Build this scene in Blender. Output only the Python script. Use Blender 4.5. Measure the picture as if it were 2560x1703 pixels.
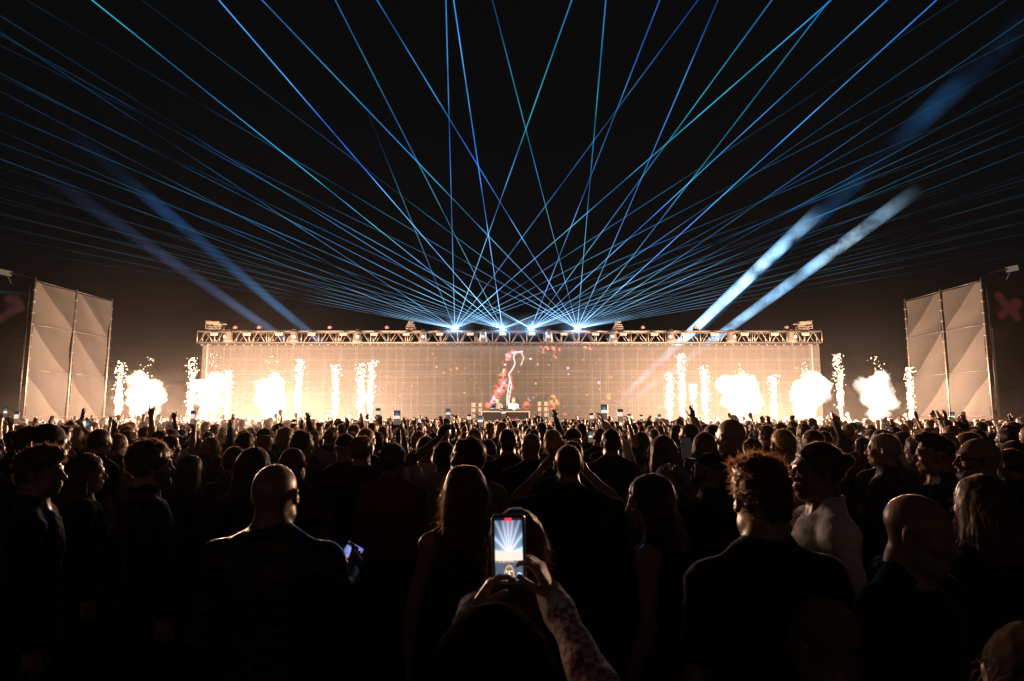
import bpy, math, random
import numpy as np
from mathutils import Vector, Matrix

random.seed(7); RNG = np.random.default_rng(7)
S = bpy.context.scene
for o in list(bpy.data.objects): bpy.data.objects.remove(o)
COL = S.collection

# ------------------------------------------------------------------ camera
FPX, W0, H0 = 1600.0, 2560.0, 1703.0
TH = math.atan(188.5 / FPX)
CAM = Vector((0, 0, 1.92))
cd = bpy.data.cameras.new('camera'); cam = bpy.data.objects.new('camera', cd); COL.objects.link(cam)
cam.location = CAM; cam.rotation_euler = (math.pi/2 + TH, 0, 0)
cd.sensor_width = 36; cd.lens = 36 * FPX / W0; cd.clip_start = .05; cd.clip_end = 500
cd.dof.use_dof = True; cd.dof.focus_distance = 7.0; cd.dof.aperture_fstop = 5.6
S.camera = cam

def ray(px, py):
    xc = (px - W0/2) / FPX; yc = (H0/2 - py) / FPX
    return Vector((xc, math.cos(TH) - yc*math.sin(TH), math.sin(TH) + yc*math.cos(TH)))
def at(px, py, Y):
    d = ray(px, py); return CAM + d * (Y / d.y)

# ------------------------------------------------------------------ world (night) and exposure
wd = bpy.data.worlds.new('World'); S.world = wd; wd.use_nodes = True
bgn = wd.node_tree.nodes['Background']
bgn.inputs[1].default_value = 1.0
wn = wd.node_tree.nodes; wl = wd.node_tree.links.new      # night sky plus an added warm fill low behind the audience, lighting their backs
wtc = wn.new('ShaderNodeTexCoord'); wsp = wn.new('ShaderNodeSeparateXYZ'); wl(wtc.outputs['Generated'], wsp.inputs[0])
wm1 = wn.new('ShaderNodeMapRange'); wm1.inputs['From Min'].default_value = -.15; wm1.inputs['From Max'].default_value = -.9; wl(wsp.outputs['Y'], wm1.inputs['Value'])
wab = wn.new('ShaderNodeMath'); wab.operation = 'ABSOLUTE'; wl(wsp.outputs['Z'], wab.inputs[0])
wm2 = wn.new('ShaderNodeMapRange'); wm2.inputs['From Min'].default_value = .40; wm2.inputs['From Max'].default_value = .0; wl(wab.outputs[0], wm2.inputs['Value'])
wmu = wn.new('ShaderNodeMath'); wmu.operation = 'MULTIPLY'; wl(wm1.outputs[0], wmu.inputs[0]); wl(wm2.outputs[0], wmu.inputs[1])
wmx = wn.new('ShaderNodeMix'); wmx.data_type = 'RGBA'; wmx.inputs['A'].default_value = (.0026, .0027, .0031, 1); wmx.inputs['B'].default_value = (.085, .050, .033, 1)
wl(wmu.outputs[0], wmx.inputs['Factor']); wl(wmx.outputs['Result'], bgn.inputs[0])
S.view_settings.view_transform = 'Standard'; S.view_settings.look = 'None'
S.view_settings.exposure = 0; S.view_settings.gamma = 1
S.render.engine = 'CYCLES'
cy = S.cycles
cy.use_denoising = True
try: cy.denoiser = 'OPENIMAGEDENOISE'
except Exception: pass
cy.max_bounces = 4; cy.diffuse_bounces = 3; cy.glossy_bounces = 2; cy.transmission_bounces = 2
cy.volume_bounces = 0; cy.volume_step_rate = 3.0; cy.volume_max_steps = 64; cy.transparent_max_bounces = 160
cy.sample_clamp_indirect = 2.0; cy.sample_clamp_direct = 0
cy.use_adaptive_sampling = True; cy.adaptive_threshold = .02
cy.caustics_reflective = False; cy.caustics_refractive = False
FLAME_W = 7500.0      # watts of one full flame

# ------------------------------------------------------------------ materials
MATS = {}
def pmat(name, col, rough=.6, metal=0., sheen=0., spec=.5, noise=0., nscale=20., bump=0., tint=None):
    if name in MATS: return MATS[name]
    m = bpy.data.materials.new(name); m.use_nodes = True; MATS[name] = m
    nt = m.node_tree; b = nt.nodes['Principled BSDF']
    b.inputs['Base Color'].default_value = (*col, 1); b.inputs['Roughness'].default_value = rough
    b.inputs['Metallic'].default_value = metal; b.inputs['Specular IOR Level'].default_value = spec
    if sheen:
        b.inputs['Sheen Weight'].default_value = sheen; b.inputs['Sheen Roughness'].default_value = .3
        b.inputs['Sheen Tint'].default_value = (*(tint or (1, .9, .8)), 1)
    if noise or bump:
        tc = nt.nodes.new('ShaderNodeTexCoord'); n = nt.nodes.new('ShaderNodeTexNoise')
        n.inputs['Scale'].default_value = nscale; n.inputs['Detail'].default_value = 5
        nt.links.new(tc.outputs['Object'], n.inputs['Vector'])
        if noise:
            mx = nt.nodes.new('ShaderNodeMix'); mx.data_type = 'RGBA'
            mx.inputs['A'].default_value = (*[c*(1-noise) for c in col], 1)
            mx.inputs['B'].default_value = (*[min(1, c*(1+noise)) for c in col], 1)
            nt.links.new(n.outputs['Fac'], mx.inputs['Factor']); nt.links.new(mx.outputs['Result'], b.inputs['Base Color'])
        if bump:
            bp = nt.nodes.new('ShaderNodeBump'); bp.inputs['Strength'].default_value = bump; bp.inputs['Distance'].default_value = .01
            nt.links.new(n.outputs['Fac'], bp.inputs['Height']); nt.links.new(bp.outputs['Normal'], b.inputs['Normal'])
    return m
def emat(name, col, strength):
    if name in MATS: return MATS[name]
    m = bpy.data.materials.new(name); m.use_nodes = True; MATS[name] = m
    nt = m.node_tree; nt.nodes.clear()
    e = nt.nodes.new('ShaderNodeEmission'); e.inputs[0].default_value = (*col, 1); e.inputs[1].default_value = strength
    o = nt.nodes.new('ShaderNodeOutputMaterial'); nt.links.new(e.outputs[0], o.inputs[0])
    m.cycles.emission_sampling = 'NONE'
    return m
def attr_emat(name, strength, base=None):
    if name in MATS: return MATS[name]
    m = bpy.data.materials.new(name); m.use_nodes = True; MATS[name] = m
    nt = m.node_tree; b = nt.nodes['Principled BSDF']
    a = nt.nodes.new('ShaderNodeAttribute'); a.attribute_name = 'picture'
    b.inputs['Base Color'].default_value = (*(base or (.01, .01, .01)), 1); b.inputs['Roughness'].default_value = .3
    nt.links.new(a.outputs['Color'], b.inputs['Emission Color']); b.inputs['Emission Strength'].default_value = strength
    m.cycles.emission_sampling = 'NONE'
    return m

# ------------------------------------------------------------------ mesh helpers
def fast_mesh(name, V, F, smooth=True):
    me = bpy.data.meshes.new(name); V = np.asarray(V, np.float32); F = np.asarray(F, np.int32)
    me.vertices.add(len(V)); me.vertices.foreach_set('co', V.ravel())
    k = F.shape[1]; me.loops.add(F.size); me.loops.foreach_set('vertex_index', F.ravel())
    me.polygons.add(len(F)); me.polygons.foreach_set('loop_start', np.arange(0, F.size, k, dtype=np.int32))
    me.update(calc_edges=True)
    if smooth: me.polygons.foreach_set('use_smooth', np.ones(len(F), bool))
    me.validate(); return me
class MB:
    def __init__(s): s.v = []; s.f = []
    def box(s, c, h, R=None):
        i = len(s.v); c = Vector(c)
        for dx, dy, dz in ((-1,-1,-1),(1,-1,-1),(1,1,-1),(-1,1,-1),(-1,-1,1),(1,-1,1),(1,1,1),(-1,1,1)):
            p = Vector((dx*h[0], dy*h[1], dz*h[2]))
            if R is not None: p = R @ p
            s.v.append(tuple(c + p))
        for q in ((0,3,2,1),(4,5,6,7),(0,1,5,4),(1,2,6,5),(2,3,7,6),(3,0,4,7)): s.f.append(tuple(i+a for a in q))
        return s
    def tube(s, pts, r, n=8, cap=True):
        pts = [Vector(p) for p in pts]; rs = r if isinstance(r, (list, tuple)) else [r]*len(pts)
        i0 = len(s.v)
        for k, p in enumerate(pts):
            t = (pts[min(k+1, len(pts)-1)] - pts[max(k-1, 0)]).normalized()
            a = Vector((0,0,1)) if abs(t.z) < .9 else Vector((1,0,0))
            u = t.cross(a).normalized(); w = t.cross(u)
            for j in range(n):
                an = 2*math.pi*j/n; s.v.append(tuple(p + (u*math.cos(an) + w*math.sin(an))*rs[k]))
        for k in range(len(pts)-1):
            for j in range(n):
                a = i0+k*n+j; b = i0+k*n+(j+1)%n; s.f.append((a, b, b+n, a+n))
        if cap:
            s.f.append(tuple(i0+j for j in range(n))[::-1]); e = i0+(len(pts)-1)*n; s.f.append(tuple(e+j for j in range(n)))
        return s
    def lathe(s, c, prof, n=16, axis='z', R=None):
        i0 = len(s.v); c = Vector(c)
        for r, h in prof:
            for j in range(n):
                a = 2*math.pi*j/n
                p = Vector((r*math.cos(a), r*math.sin(a), h)) if axis == 'z' else Vector((r*math.cos(a), h, r*math.sin(a)))
                if R is not None: p = R @ p
                s.v.append(tuple(c+p))
        for k in range(len(prof)-1):
            for j in range(n):
                a = i0+k*n+j; b = i0+k*n+(j+1)%n; s.f.append((a, b, b+n, a+n))
        s.f.append(tuple(i0+j for j in range(n))[::-1]); e = i0+(len(prof)-1)*n; s.f.append(tuple(e+j for j in range(n)))
        return s
    def build(s, name, mat, parent=None, smooth=False, bevel=0):
        me = bpy.data.meshes.new(name); me.from_pydata(s.v, [], s.f); me.update()
        if smooth: me.polygons.foreach_set('use_smooth', [True]*len(me.polygons))
        return put(name, me, mat, parent, bevel)
def put(name, me, mat, parent=None, bevel=0):
    o = bpy.data.objects.new(name, me); COL.objects.link(o)
    if mat is not None and not me.materials: me.materials.append(mat)
    if parent is not None: o.parent = parent
    if bevel:
        b = o.modifiers.new('bevel', 'BEVEL'); b.width = bevel; b.segments = 2
    return o
def empty(name, loc, rz=0.):
    o = bpy.data.objects.new(name, None); COL.objects.link(o); o.location = loc; o.rotation_euler = (0,0,rz)
    o.empty_display_size = .2; return o
def tag(o, label=None, cat=None, group=None, kind=None):
    if label: o['label'] = label
    if cat: o['category'] = cat
    if group: o['group'] = group
    if kind: o['kind'] = kind
    return o
KIDS = {}
def copy_tree(o, parent=None):
    c = o.copy(); COL.objects.link(c)
    if parent is not None: c.parent = parent
    for ch in [x for x in KIDS.get(o.name, [])]:
        copy_tree(ch, c)
    return c
def register(root):
    allo = list(COL.objects)
    def rec(o):
        KIDS[o.name] = [x for x in allo if x.parent == o]
        for x in KIDS[o.name]: rec(x)
    rec(root)

# ------------------------------------------------------------------ noise and distance-field modelling
_L = RNG.random((32, 32, 32)).astype(np.float32)*2 - 1
def noise3(x, y, z):
    xi = np.floor(x).astype(np.int32); yi = np.floor(y).astype(np.int32); zi = np.floor(z).astype(np.int32)
    fx = x-xi; fy = y-yi; fz = z-zi
    fx = fx*fx*(3-2*fx); fy = fy*fy*(3-2*fy); fz = fz*fz*(3-2*fz)
    r = 0
    for a in (0, 1):
        wx = fx if a else 1-fx
        for b in (0, 1):
            wy = fy if b else 1-fy
            for c in (0, 1):
                wz = fz if c else 1-fz
                r = r + wx*wy*wz*_L[(xi+a) & 31, (yi+b) & 31, (zi+c) & 31]
    return r
class Field:
    def __init__(s, lo, hi, vx):
        s.vx = vx; s.lo = np.array(lo, np.float32); n = np.ceil((np.array(hi)-np.array(lo))/vx).astype(int)+1
        s.n = n; s.D = np.full(n, .3, np.float32)
        s.ax = [(s.lo[i] + vx*np.arange(n[i])).astype(np.float32) for i in range(3)]
    def sl(s, lo, hi):
        o = []
        for i in range(3):
            a = max(0, int((lo[i]-s.lo[i])/s.vx)-1); b = min(int(s.n[i]), int((hi[i]-s.lo[i])/s.vx)+2)
            if b <= a: return None
            o.append(slice(a, b))
        return tuple(o)
    def grid(s, q): return (s.ax[0][q[0]][:, None, None], s.ax[1][q[1]][None, :, None], s.ax[2][q[2]][None, None, :])
    def merge(s, q, d, k, sub):
        D = s.D[q]
        if sub:
            d = -d
            if k > 0:
                h = np.clip(.5 - .5*(D-d)/k, 0, 1); s.D[q] = D*(1-h)+d*h + k*h*(1-h)
            else: s.D[q] = np.maximum(D, d)
        elif k > 0:
            h = np.clip(.5 + .5*(D-d)/k, 0, 1); s.D[q] = D*(1-h)+d*h - k*h*(1-h)
        else: s.D[q] = np.minimum(D, d)
    def cap(s, a, b, ra, rb=None, k=.02, sub=False):
        rb = ra if rb is None else rb
        a = np.array(a, np.float32); b = np.array(b, np.float32); m = max(ra, rb)+max(k, 2*s.vx)+.01
        q = s.sl(np.minimum(a, b)-m, np.maximum(a, b)+m)
        if q is None: return
        X, Y, Z = s.grid(q); d = b-a; L = float(d@d)+1e-12
        t = np.clip(((X-a[0])*d[0]+(Y-a[1])*d[1]+(Z-a[2])*d[2])/L, 0, 1)
        dist = np.sqrt((X-a[0]-t*d[0])**2+(Y-a[1]-t*d[1])**2+(Z-a[2]-t*d[2])**2) - (ra+(rb-ra)*t)
        s.merge(q, dist, k, sub)
    def ell(s, c, r, R=None, k=.02, sub=False):
        c = np.array(c, np.float32); r = np.array(r, np.float32); m = float(r.max())+max(k, 2*s.vx)+.01
        if R is None: q = s.sl(c-r-max(k, 2*s.vx)-.01, c+r+max(k, 2*s.vx)+.01)
        else: q = s.sl(c-m, c+m)
        if q is None: return
        X, Y, Z = s.grid(q); X = X-c[0]; Y = Y-c[1]; Z = Z-c[2]
        if R is not None:
            R = np.array(R)
            X, Y, Z = (R[0,0]*X+R[1,0]*Y+R[2,0]*Z, R[0,1]*X+R[1,1]*Y+R[2,1]*Z, R[0,2]*X+R[1,2]*Y+R[2,2]*Z)
        k0 = np.sqrt((X/r[0])**2+(Y/r[1])**2+(Z/r[2])**2); k1 = np.sqrt((X/r[0]**2)**2+(Y/r[1]**2)**2+(Z/r[2]**2)**2)+1e-9
        s.merge(q, k0*(k0-1)/k1, k, sub)
    def wobble(s, amp, fx, fy=None, fz=None, seed=0):
        fy = fx if fy is None else fy; fz = fx if fz is None else fz
        m = np.abs(s.D) < amp*2+3*s.vx; I = np.nonzero(m)
        s.D[m] += amp*noise3(s.ax[0][I[0]]*fx+seed*3.7, s.ax[1][I[1]]*fy+seed*1.3, s.ax[2][I[2]]*fz+seed*5.1)
    def clip(s, fn):
        X, Y, Z = s.grid((slice(None),)*3); s.D = np.maximum(s.D, fn(X, Y, Z)).astype(np.float32)
    def net(s):
        D = s.D.copy()
        for ax in range(3):
            sl0 = [slice(None)]*3; sl0[ax] = 0; sl1 = [slice(None)]*3; sl1[ax] = -1
            D[tuple(sl0)] = np.maximum(D[tuple(sl0)], 1e-3); D[tuple(sl1)] = np.maximum(D[tuple(sl1)], 1e-3)
        g = D < 0; n = np.array(D.shape)
        cnt = np.zeros(n-1, np.int8)
        offs = [(i, j, k) for i in (0,1) for j in (0,1) for k in (0,1)]
        for i, j, k in offs: cnt += g[i:n[0]-1+i, j:n[1]-1+j, k:n[2]-1+k]
        A = (cnt > 0) & (cnt < 8); I = np.argwhere(A)
        if len(I) == 0: return np.zeros((0,3)), np.zeros((0,4), int)
        idx = np.full(n-1, -1, np.int32); idx[A] = np.arange(len(I))
        cv = {o: D[I[:,0]+o[0], I[:,1]+o[1], I[:,2]+o[2]] for o in offs}
        P = np.zeros((len(I), 3)); C = np.zeros(len(I))
        for o in offs:
            for a in range(3):
                if o[a]: continue
                p = list(o); p[a] = 1; p = tuple(p); v0 = cv[o]; v1 = cv[p]; m = (v0 < 0) != (v1 < 0)
                t = np.where(m, v0/np.where(m, v0-v1, 1), 0)
                q = np.tile(np.array(o, float), (len(I), 1)); q[:, a] += t
                P += q*m[:, None]; C += m
        V = (P/C[:, None] + I)*s.vx + s.lo
        F = []
        for a in range(3):
            b, c = (a+1) % 3, (a+2) % 3
            s0 = [slice(1, -1)]*3; s1 = [slice(1, -1)]*3
            s0[a] = slice(0, -1); s1[a] = slice(1, None)
            g0 = g[tuple(s0)]; g1 = g[tuple(s1)]
            E = np.argwhere(g0 != g1); 
            if len(E) == 0: continue
            off = np.array([1,1,1]); off[a] = 0; G = E+off
            fl = g[G[:,0], G[:,1], G[:,2]]
            def cell(db, dc):
                Q = G.copy(); Q[:, b] -= db; Q[:, c] -= dc; return idx[Q[:,0], Q[:,1], Q[:,2]]
            q = np.stack([cell(0,0), cell(1,0), cell(1,1), cell(0,1)], 1)
            q[~fl] = q[~fl][:, ::-1]; F.append(q)
        F = np.concatenate(F); F = F[(F >= 0).all(1)]
        return V, F

def npv(v): return np.array(v, np.float64)
def Rz(a): c, s = math.cos(a), math.sin(a); return np.array([[c,-s,0],[s,c,0],[0,0,1]])
def Rx(a): c, s = math.cos(a), math.sin(a); return np.array([[1,0,0],[0,c,-s],[0,s,c]])
def Ry(a): c, s = math.cos(a), math.sin(a); return np.array([[c,0,s],[0,1,0],[-s,0,c]])

# ------------------------------------------------------------------ people
def arm_pose(kind, sd):
    # elbow, wrist, hand direction, palm normal, thumb side, curl
    P = {
     'down':  ((.235,-.03,1.14), (.255,.05,.90), (.02,.15,-1), (-1,.1,0), (0,1,0), .35),
     'bent':  ((.25,.0,1.16), (.17,.22,1.13), (-.3,1,.2), (0,0,-1), (-1,0,0), .5),
     'hold':  ((.25,.02,1.16), (.13,.25,1.24), (-.3,.8,.7), (-.6,-.6,.3), (-.2,-.8,.6), .8),
     'up':    ((.30,.12,1.58), (.25,.20,1.81), (-.05,.1,1), (0,1,0), (-1,0,0), .12),
     'upout': ((.37,.12,1.56), (.40,.20,1.79), (.15,.1,1), (0,1,0), (-1,0,0), .15),
     'fist':  ((.30,.14,1.58), (.24,.21,1.82), (-.05,.1,1), (0,1,0), (-1,0,0), 1.35),
     'face':  ((.36,.18,1.36), (.15,.27,1.57), (-.6,.2,.75), (-.5,-.8,0), (0,-.5,.9), .75),
     'high':  ((.30,.20,1.60), (.10,.30,1.79), (-.5,.1,.85), (-.6,-.8,0), (0,-.4,.9), .75),
     'phone': ((.28,.19,1.55), (.22,.28,1.77), (-.15,.1,1), (-.6,-.8,0), (-.2,-.9,.2), .8),
     'longarm': ((.16,.20,1.62), (-.04,.30,1.86), (-.25,.1,1), (-.6,.8,0), (-.2,-.9,.2), .8),
     'clap':  ((.26,.24,1.44), (.06,.30,1.64), (-.1,.3,1), (-1,0,0), (0,-1,.2), .15),
     'horns': ((.26,.07,1.67), (.21,.10,1.91), (-.05,.1,1), (0,1,0), (-1,0,0), 'horns'),
    }[kind]
    out = []
    for v in P[:5]: out.append(npv((v[0]*sd, v[1], v[2])))
    return out+[P[5]]
def add_hand(F, W, d, n, s, curl, vx, sc=1.):
    nz = lambda v: v/np.linalg.norm(v)
    d = nz(d); s = s-d*(s@d); s = nz(s); n = n-d*(n@d)-s*(n@s)
    if np.linalg.norm(n) < 1e-3: n = np.cross(d, s)
    n = nz(n); mr = .8*vx
    Ls = [.072, .08, .075, .058]
    for i in range(4):
        K = W + d*(.086-.004*abs(i-1.2))*sc + s*(.031-.0205*i)*sc
        F.cap(W+s*(.012-.008*i), K, max(.016*sc, mr), max(.011*sc, mr), k=.008)
        c = curl
        if curl == 'horns': c = .05 if i in (0, 3) else 1.5
        c = c*(1+.08*i)+(.05*math.sin(i*2.1)); ang = c*.45; p = K; ff = s*(.10-.07*i)
        for j, fr in enumerate((.45, .30, .25)):
            ang2 = ang; dr = nz(d*math.cos(ang2)+n*math.sin(ang2)+ff*.6)
            q = p+dr*Ls[i]*fr*sc; F.cap(p, q, max((.0092-.0008*j)*sc, mr*.9), max((.0086-.0009*j)*sc, mr*.85), k=.003)
            p = q; ang += c*.75
    t0 = W+d*.022*sc+s*.02*sc; t1 = t0+nz(d*.6+s*.8+n*.35)*.042*sc
    t2 = t1+nz(d*.9+s*.25+n*(.35+.3*(0 if curl == 'horns' else curl)))*.034*sc; t3 = t2+nz(d*.9+s*.05+n*.4)*.024*sc
    F.cap(t0, t1, max(.015*sc, mr), max(.011*sc, mr), k=.008); F.cap(t1, t2, max(.0105*sc, mr), max(.0095*sc, mr), k=.003)
    F.cap(t2, t3, max(.0095*sc, mr), max(.0078*sc, mr), k=.003)

def hairline(p_loc_y, p_loc_z, c=.0202): return .785*p_loc_y - .62*p_loc_z - c

class Person:
    """distance-field person, 1.75 m, facing +Y; returns {part: mesh}"""
    def __init__(s, name, right='down', left='down', hair='short', top='tee', vx=.012, hyaw=0., hpitch=0., htilt=0.,
                 female=False, wide=1., strands=0, zmin=None, beard=False, glasses=False, seed=0, hsize=1., slim=None):
        s.parts = {}; sh = (.88 if female else 1.)*wide
        H0_ = npv((0, 0, 1.635)); piv = npv((0, -.02, 1.53))
        R = Rz(hyaw) @ Ry(htilt) @ Rx(hpitch)
        def hp(x, y, z): return piv + R @ (H0_+npv((x, y, z))*hsize - piv)
        hc = hp(0, 0, 0)
        arms = {}
        for sd, kd in ((1, right), (-1, left)):
            if isinstance(kd, str): arms[sd] = arm_pose(kd, sd)
            else: arms[sd] = kd
        pts = [npv((.33*sh, .16, .0)), npv((-.33*sh, -.2, 0)), npv((0, 0, 1.80))]
        for sd in arms:
            for q in arms[sd][:2]: pts += [q+.06, q-.06]
            pts.append(arms[sd][1] + arms[sd][2]/np.linalg.norm(arms[sd][2])*.22)
        pts = np.array(pts); lo = pts.min(0)-.05; hi = pts.max(0)+.05
        lo[2] = -.01 if zmin is None else zmin
        hi[2] = max(hi[2], 1.85); lo[1] = min(lo[1], -.24)
        s.lo, s.hi = lo, hi
        Sx = .185*sh
        # ---- body
        F = Field(lo, hi, vx)
        e = lambda c, r, k=.02, sub=False, RR=None: F.ell(hp(*c), npv(r)*hsize, R if RR is None else R @ RR, k, sub)
        F.ell((0,-.005,1.33), (.155*sh,.10,.15), k=0); F.ell((0,0,1.17), (.135*sh,.095,.2), k=.05)
        F.ell((0,.005,1.05), (.125*sh,.09,.15), k=.05); F.ell((0,-.01,.93), (.15,.105,.12), k=.05)
        for sd in (1, -1):
            F.cap((.0,-.03,1.535), (.13*sd*sh,-.02,1.435), .036, .044, k=.04)
            F.ell((Sx*sd,-.01,1.400), (.052,.054,.058), k=.04)
            if female: F.ell((.07*sd,.085,1.27), (.06,.055,.06), k=.03)
            if zmin is None:
                F.cap((.085*sd,0,.9), (.09*sd,.012,.5), .083, .053, k=.03); F.cap((.09*sd,.012,.5), (.095*sd,-.01,.09), .054, .036, k=.02)
                F.cap((.1*sd,-.035,.045), (.115*sd,.13,.032), .04, .03, k=.02)
            E, Wr, d, n, th, cu = arms[sd]; Sh = npv((Sx*sd, -.01, 1.40))
            F.cap(Sh, E, .045, .036, k=.03); F.cap(E, Wr, .038, .026, k=.012)
            F.ell(E*.65+Wr*.35, (.035,)*3, k=.03)
            add_hand(F, Wr, d, n, th, cu, vx)
        F.cap((0,-.03,1.45), hp(0,-.022,-.05), .058, .054, k=.035)
        F.cap((.025,.03,1.46), hp(.04,.01,-.08), .018, .02, k=.03); F.cap((-.025,.03,1.46), hp(-.04,.01,-.08), .018, .02, k=.03)
        e((0,-.012,.030), (.076,.096,.086), .03); e((0,.034,-.035), (.057,.060,.078), .03)
        e((0,.064,-.092), (.027,.024,.02), .025)
        for sd in (1, -1):
            e((.041*sd,.062,-.02), (.022,.02,.018), .02); e((.045*sd,.03,-.075), (.018,.03,.02), .025)
            e((.031*sd,.099,.004), (.015,.013,.010), .010, True); e((.031*sd,.079,.005), (.0125,.0125,.0115), .002)
            e((.084*sd,-.010,-.004), (.0085,.021,.033), .006, False, Rz(-.45*sd))
            e((.092*sd,.0,-.002), (.006,.011,.018), .005, True, Rz(-.45*sd))
        F.cap(hp(0,.088,.014), hp(0,.111,-.024), .007*hsize, .0115*hsize, k=.012); e((.011,.102,-.028), (.009,.009,.007), .006); e((-.011,.102,-.028), (.009,.009,.007), .006)
        F.cap(hp(-.032,.083,.026), hp(.032,.083,.026), .011*hsize, k=.012)
        e((0,.092,-.053), (.022,.010,.006), .005); e((0,.090,-.065), (.019,.010,.007), .005)
        e((0,.104,-.0590), (.022,.006,.0018), .003, True)
        s.body = s.fin('body', F)
        # ---- top garment
        F = Field(lo, hi, vx); g = .014
        F.ell((0,-.005,1.33), (.155*sh+g,.10+g+.006,.155), k=0)
        F.cap((0,-.030,1.40), (0,-.032,1.495), .082, .070, k=.04)
        F.ell((0,0,1.15), (.142*sh+g,.10+g,.25), k=.05); F.ell((0,.0,.97), (.148*sh+g,.107+g,.14), k=.06)
        long = top in ('jacket', 'hoodie', 'shirt'); gs = {'tee': .012, 'tank': .008}.get(top, .018) if slim is None else slim
        s.cuff = {}
        for sd in (1, -1):
            F.cap((.02*sd,-.030,1.520), (.13*sd*sh,-.02,1.435), .036, .044+gs*.8, k=.04)
            E, Wr = arms[sd][:2]; Sh = npv((Sx*sd, -.01, 1.40))
            if top != 'tank': F.ell((Sx*sd,-.01,1.400), (.052+gs,.054+gs,.058+gs), k=.04)
            if female: F.ell((.07*sd,.085,1.27), (.06+g,.055+g,.06+g), k=.03)
            if top == 'tee': F.cap(Sh, Sh+(E-Sh)*.62, .047+gs, .042+gs*1.3, k=.03)
            elif long:
                F.cap(Sh, E, .046+gs, .038+gs, k=.03); F.cap(E, E+(Wr-E)*(.95 if slim is None else .86), .038+gs, .030+gs*.8, k=.02)
                s.cuff[sd] = (E, Wr)
        F.wobble(.006, 9, 9, 5, seed); F.wobble(.006, 20, 20, 34, seed+3)
        if top in ('jacket', 'shirt'):
            for a in range(12):
                t0 = 2*math.pi*a/12; t1 = 2*math.pi*(a+1)/12
                F.cap((.073*math.cos(t0), -.03+.073*math.sin(t0), 1.500-.018*math.sin(t0)), (.073*math.cos(t1), -.03+.073*math.sin(t1), 1.500-.018*math.sin(t1)), .013, k=.012)
        if top == 'tee':
            for a in range(14):
                t0 = 2*math.pi*a/14; t1 = 2*math.pi*(a+1)/14
                F.cap((.066*math.cos(t0), -.03+.070*math.sin(t0), 1.503-.030*math.sin(t0)), (.066*math.cos(t1), -.03+.070*math.sin(t1), 1.503-.030*math.sin(t1)), .0075, k=.004)
        if top == 'hoodie':
            F.ell((0,-.10,1.475), (.10,.055,.05), k=.03); F.ell((0,-.02,1.49), (.085,.08,.035), k=.03)
        F.cap((0,-.03,1.505), (0,-.022,1.68), .060 if top != 'hoodie' else .066, k=0, sub=True)
        F.ell((0,.06,1.50), (.055,.06,.045), k=.006, sub=True)
        s.fin({'tee': 'tee_shirt', 'jacket': 'jacket', 'hoodie': 'hoodie', 'shirt': 'shirt', 'tank': 'vest_top'}[top], F)
        # ---- trousers and shoes
        if zmin is None:
            F = Field((-.25,-.2,-.01), (.25,.2,1.05), max(vx, .012))
            F.ell((0,-.01,.92), (.163,.118,.12), k=0)
            for sd in (1, -1):
                F.cap((.085*sd,0,.88), (.09*sd,.012,.5), .096, .070, k=.03); F.cap((.09*sd,.012,.5), (.095*sd,-.01,.10), .070, .056, k=.02)
            F.wobble(.007, 14, 14, 9, seed); s.fin('trousers', F)
            F = Field((-.2,-.13,-.01), (.2,.22,.14), max(vx, .010))
            for sd in (1, -1): F.cap((.1*sd,-.035,.05), (.115*sd,.135,.038), .05, .038, k=.0); F.cap((.1*sd,-.035,.05), (.098*sd,-.03,.10), .05, .048, k=.02)
            F.clip(lambda X, Y, Z: -Z+0*X+0*Y); s.fin('shoes', F)
        # ---- hair or hat
        if hair != 'bald':
            nm, strand_dir = s.make_hair(hair, hp, R, vx, seed, strands, hsize)
        if beard:
            F = Field(hc-.16, hc+.16, min(vx, .008))
            f = lambda c, r, k=.01, sub=False: F.ell(hp(*c), npv(r)*hsize, R, k, sub)
            f((0,.05,-.085), (.055,.052,.045), 0); f((.05,.025,-.06), (.022,.035,.045), .02); f((-.05,.025,-.06), (.022,.035,.045), .02)
            f((0,.10,-.040), (.03,.012,.010), .01); F.wobble(.005, 60, seed=seed)
            f((0,.104,-.058), (.019,.012,.006), .002, True); s.fin('beard', F)
        if glasses:
            mb = MB()
            for sd in (1, -1):
                ring = [hp(.033*sd+.026*math.cos(a), .097, .004+.020*math.sin(a)) for a in np.linspace(0, 2*math.pi, 15)]
                mb.tube(ring, .0028, 5); mb.tube([hp(.058*sd,.094,.010), hp(.078*sd,.03,.010), hp(.08*sd,-.02,.0)], .0025, 5)
            mb.tube([hp(-.008,.099,.008), hp(.008,.099,.008)], .0025, 5)
            me = bpy.data.meshes.new('glasses'); me.from_pydata(mb.v, [], mb.f); me.update(); s.parts['glasses'] = me
        s.arms = arms; s.hp = hp
    def fin(s, name, F):
        V, Fc = F.net(); s.parts[name] = fast_mesh(name, V, Fc); return V
    def make_hair(s, kind, hp, R, vx, seed, strands, hs):
        vxh = min(vx, .010); c = hp(0,0,0)
        longish = kind in ('long', 'wavy', 'ponytail', 'bob')
        lo = c-npv((.20,.22,.62 if longish else .2)); hi = c+npv((.20,.24,.2))
        F = Field(lo, hi, vxh)
        f = lambda c, r, k=.02, sub=False, RR=None: F.ell(hp(*c), npv(r)*hs, R if RR is None else R @ RR, k, sub)
        Ri = R.T; c0 = c
        def loc(X, Y, Z):
            X = X-c0[0]; Y = Y-c0[1]; Z = Z-c0[2]
            return (Ri[0,0]*X+Ri[0,1]*Y+Ri[0,2]*Z, Ri[1,0]*X+Ri[1,1]*Y+Ri[1,2]*Z, Ri[2,0]*X+Ri[2,1]*Y+Ri[2,2]*Z)
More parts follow.
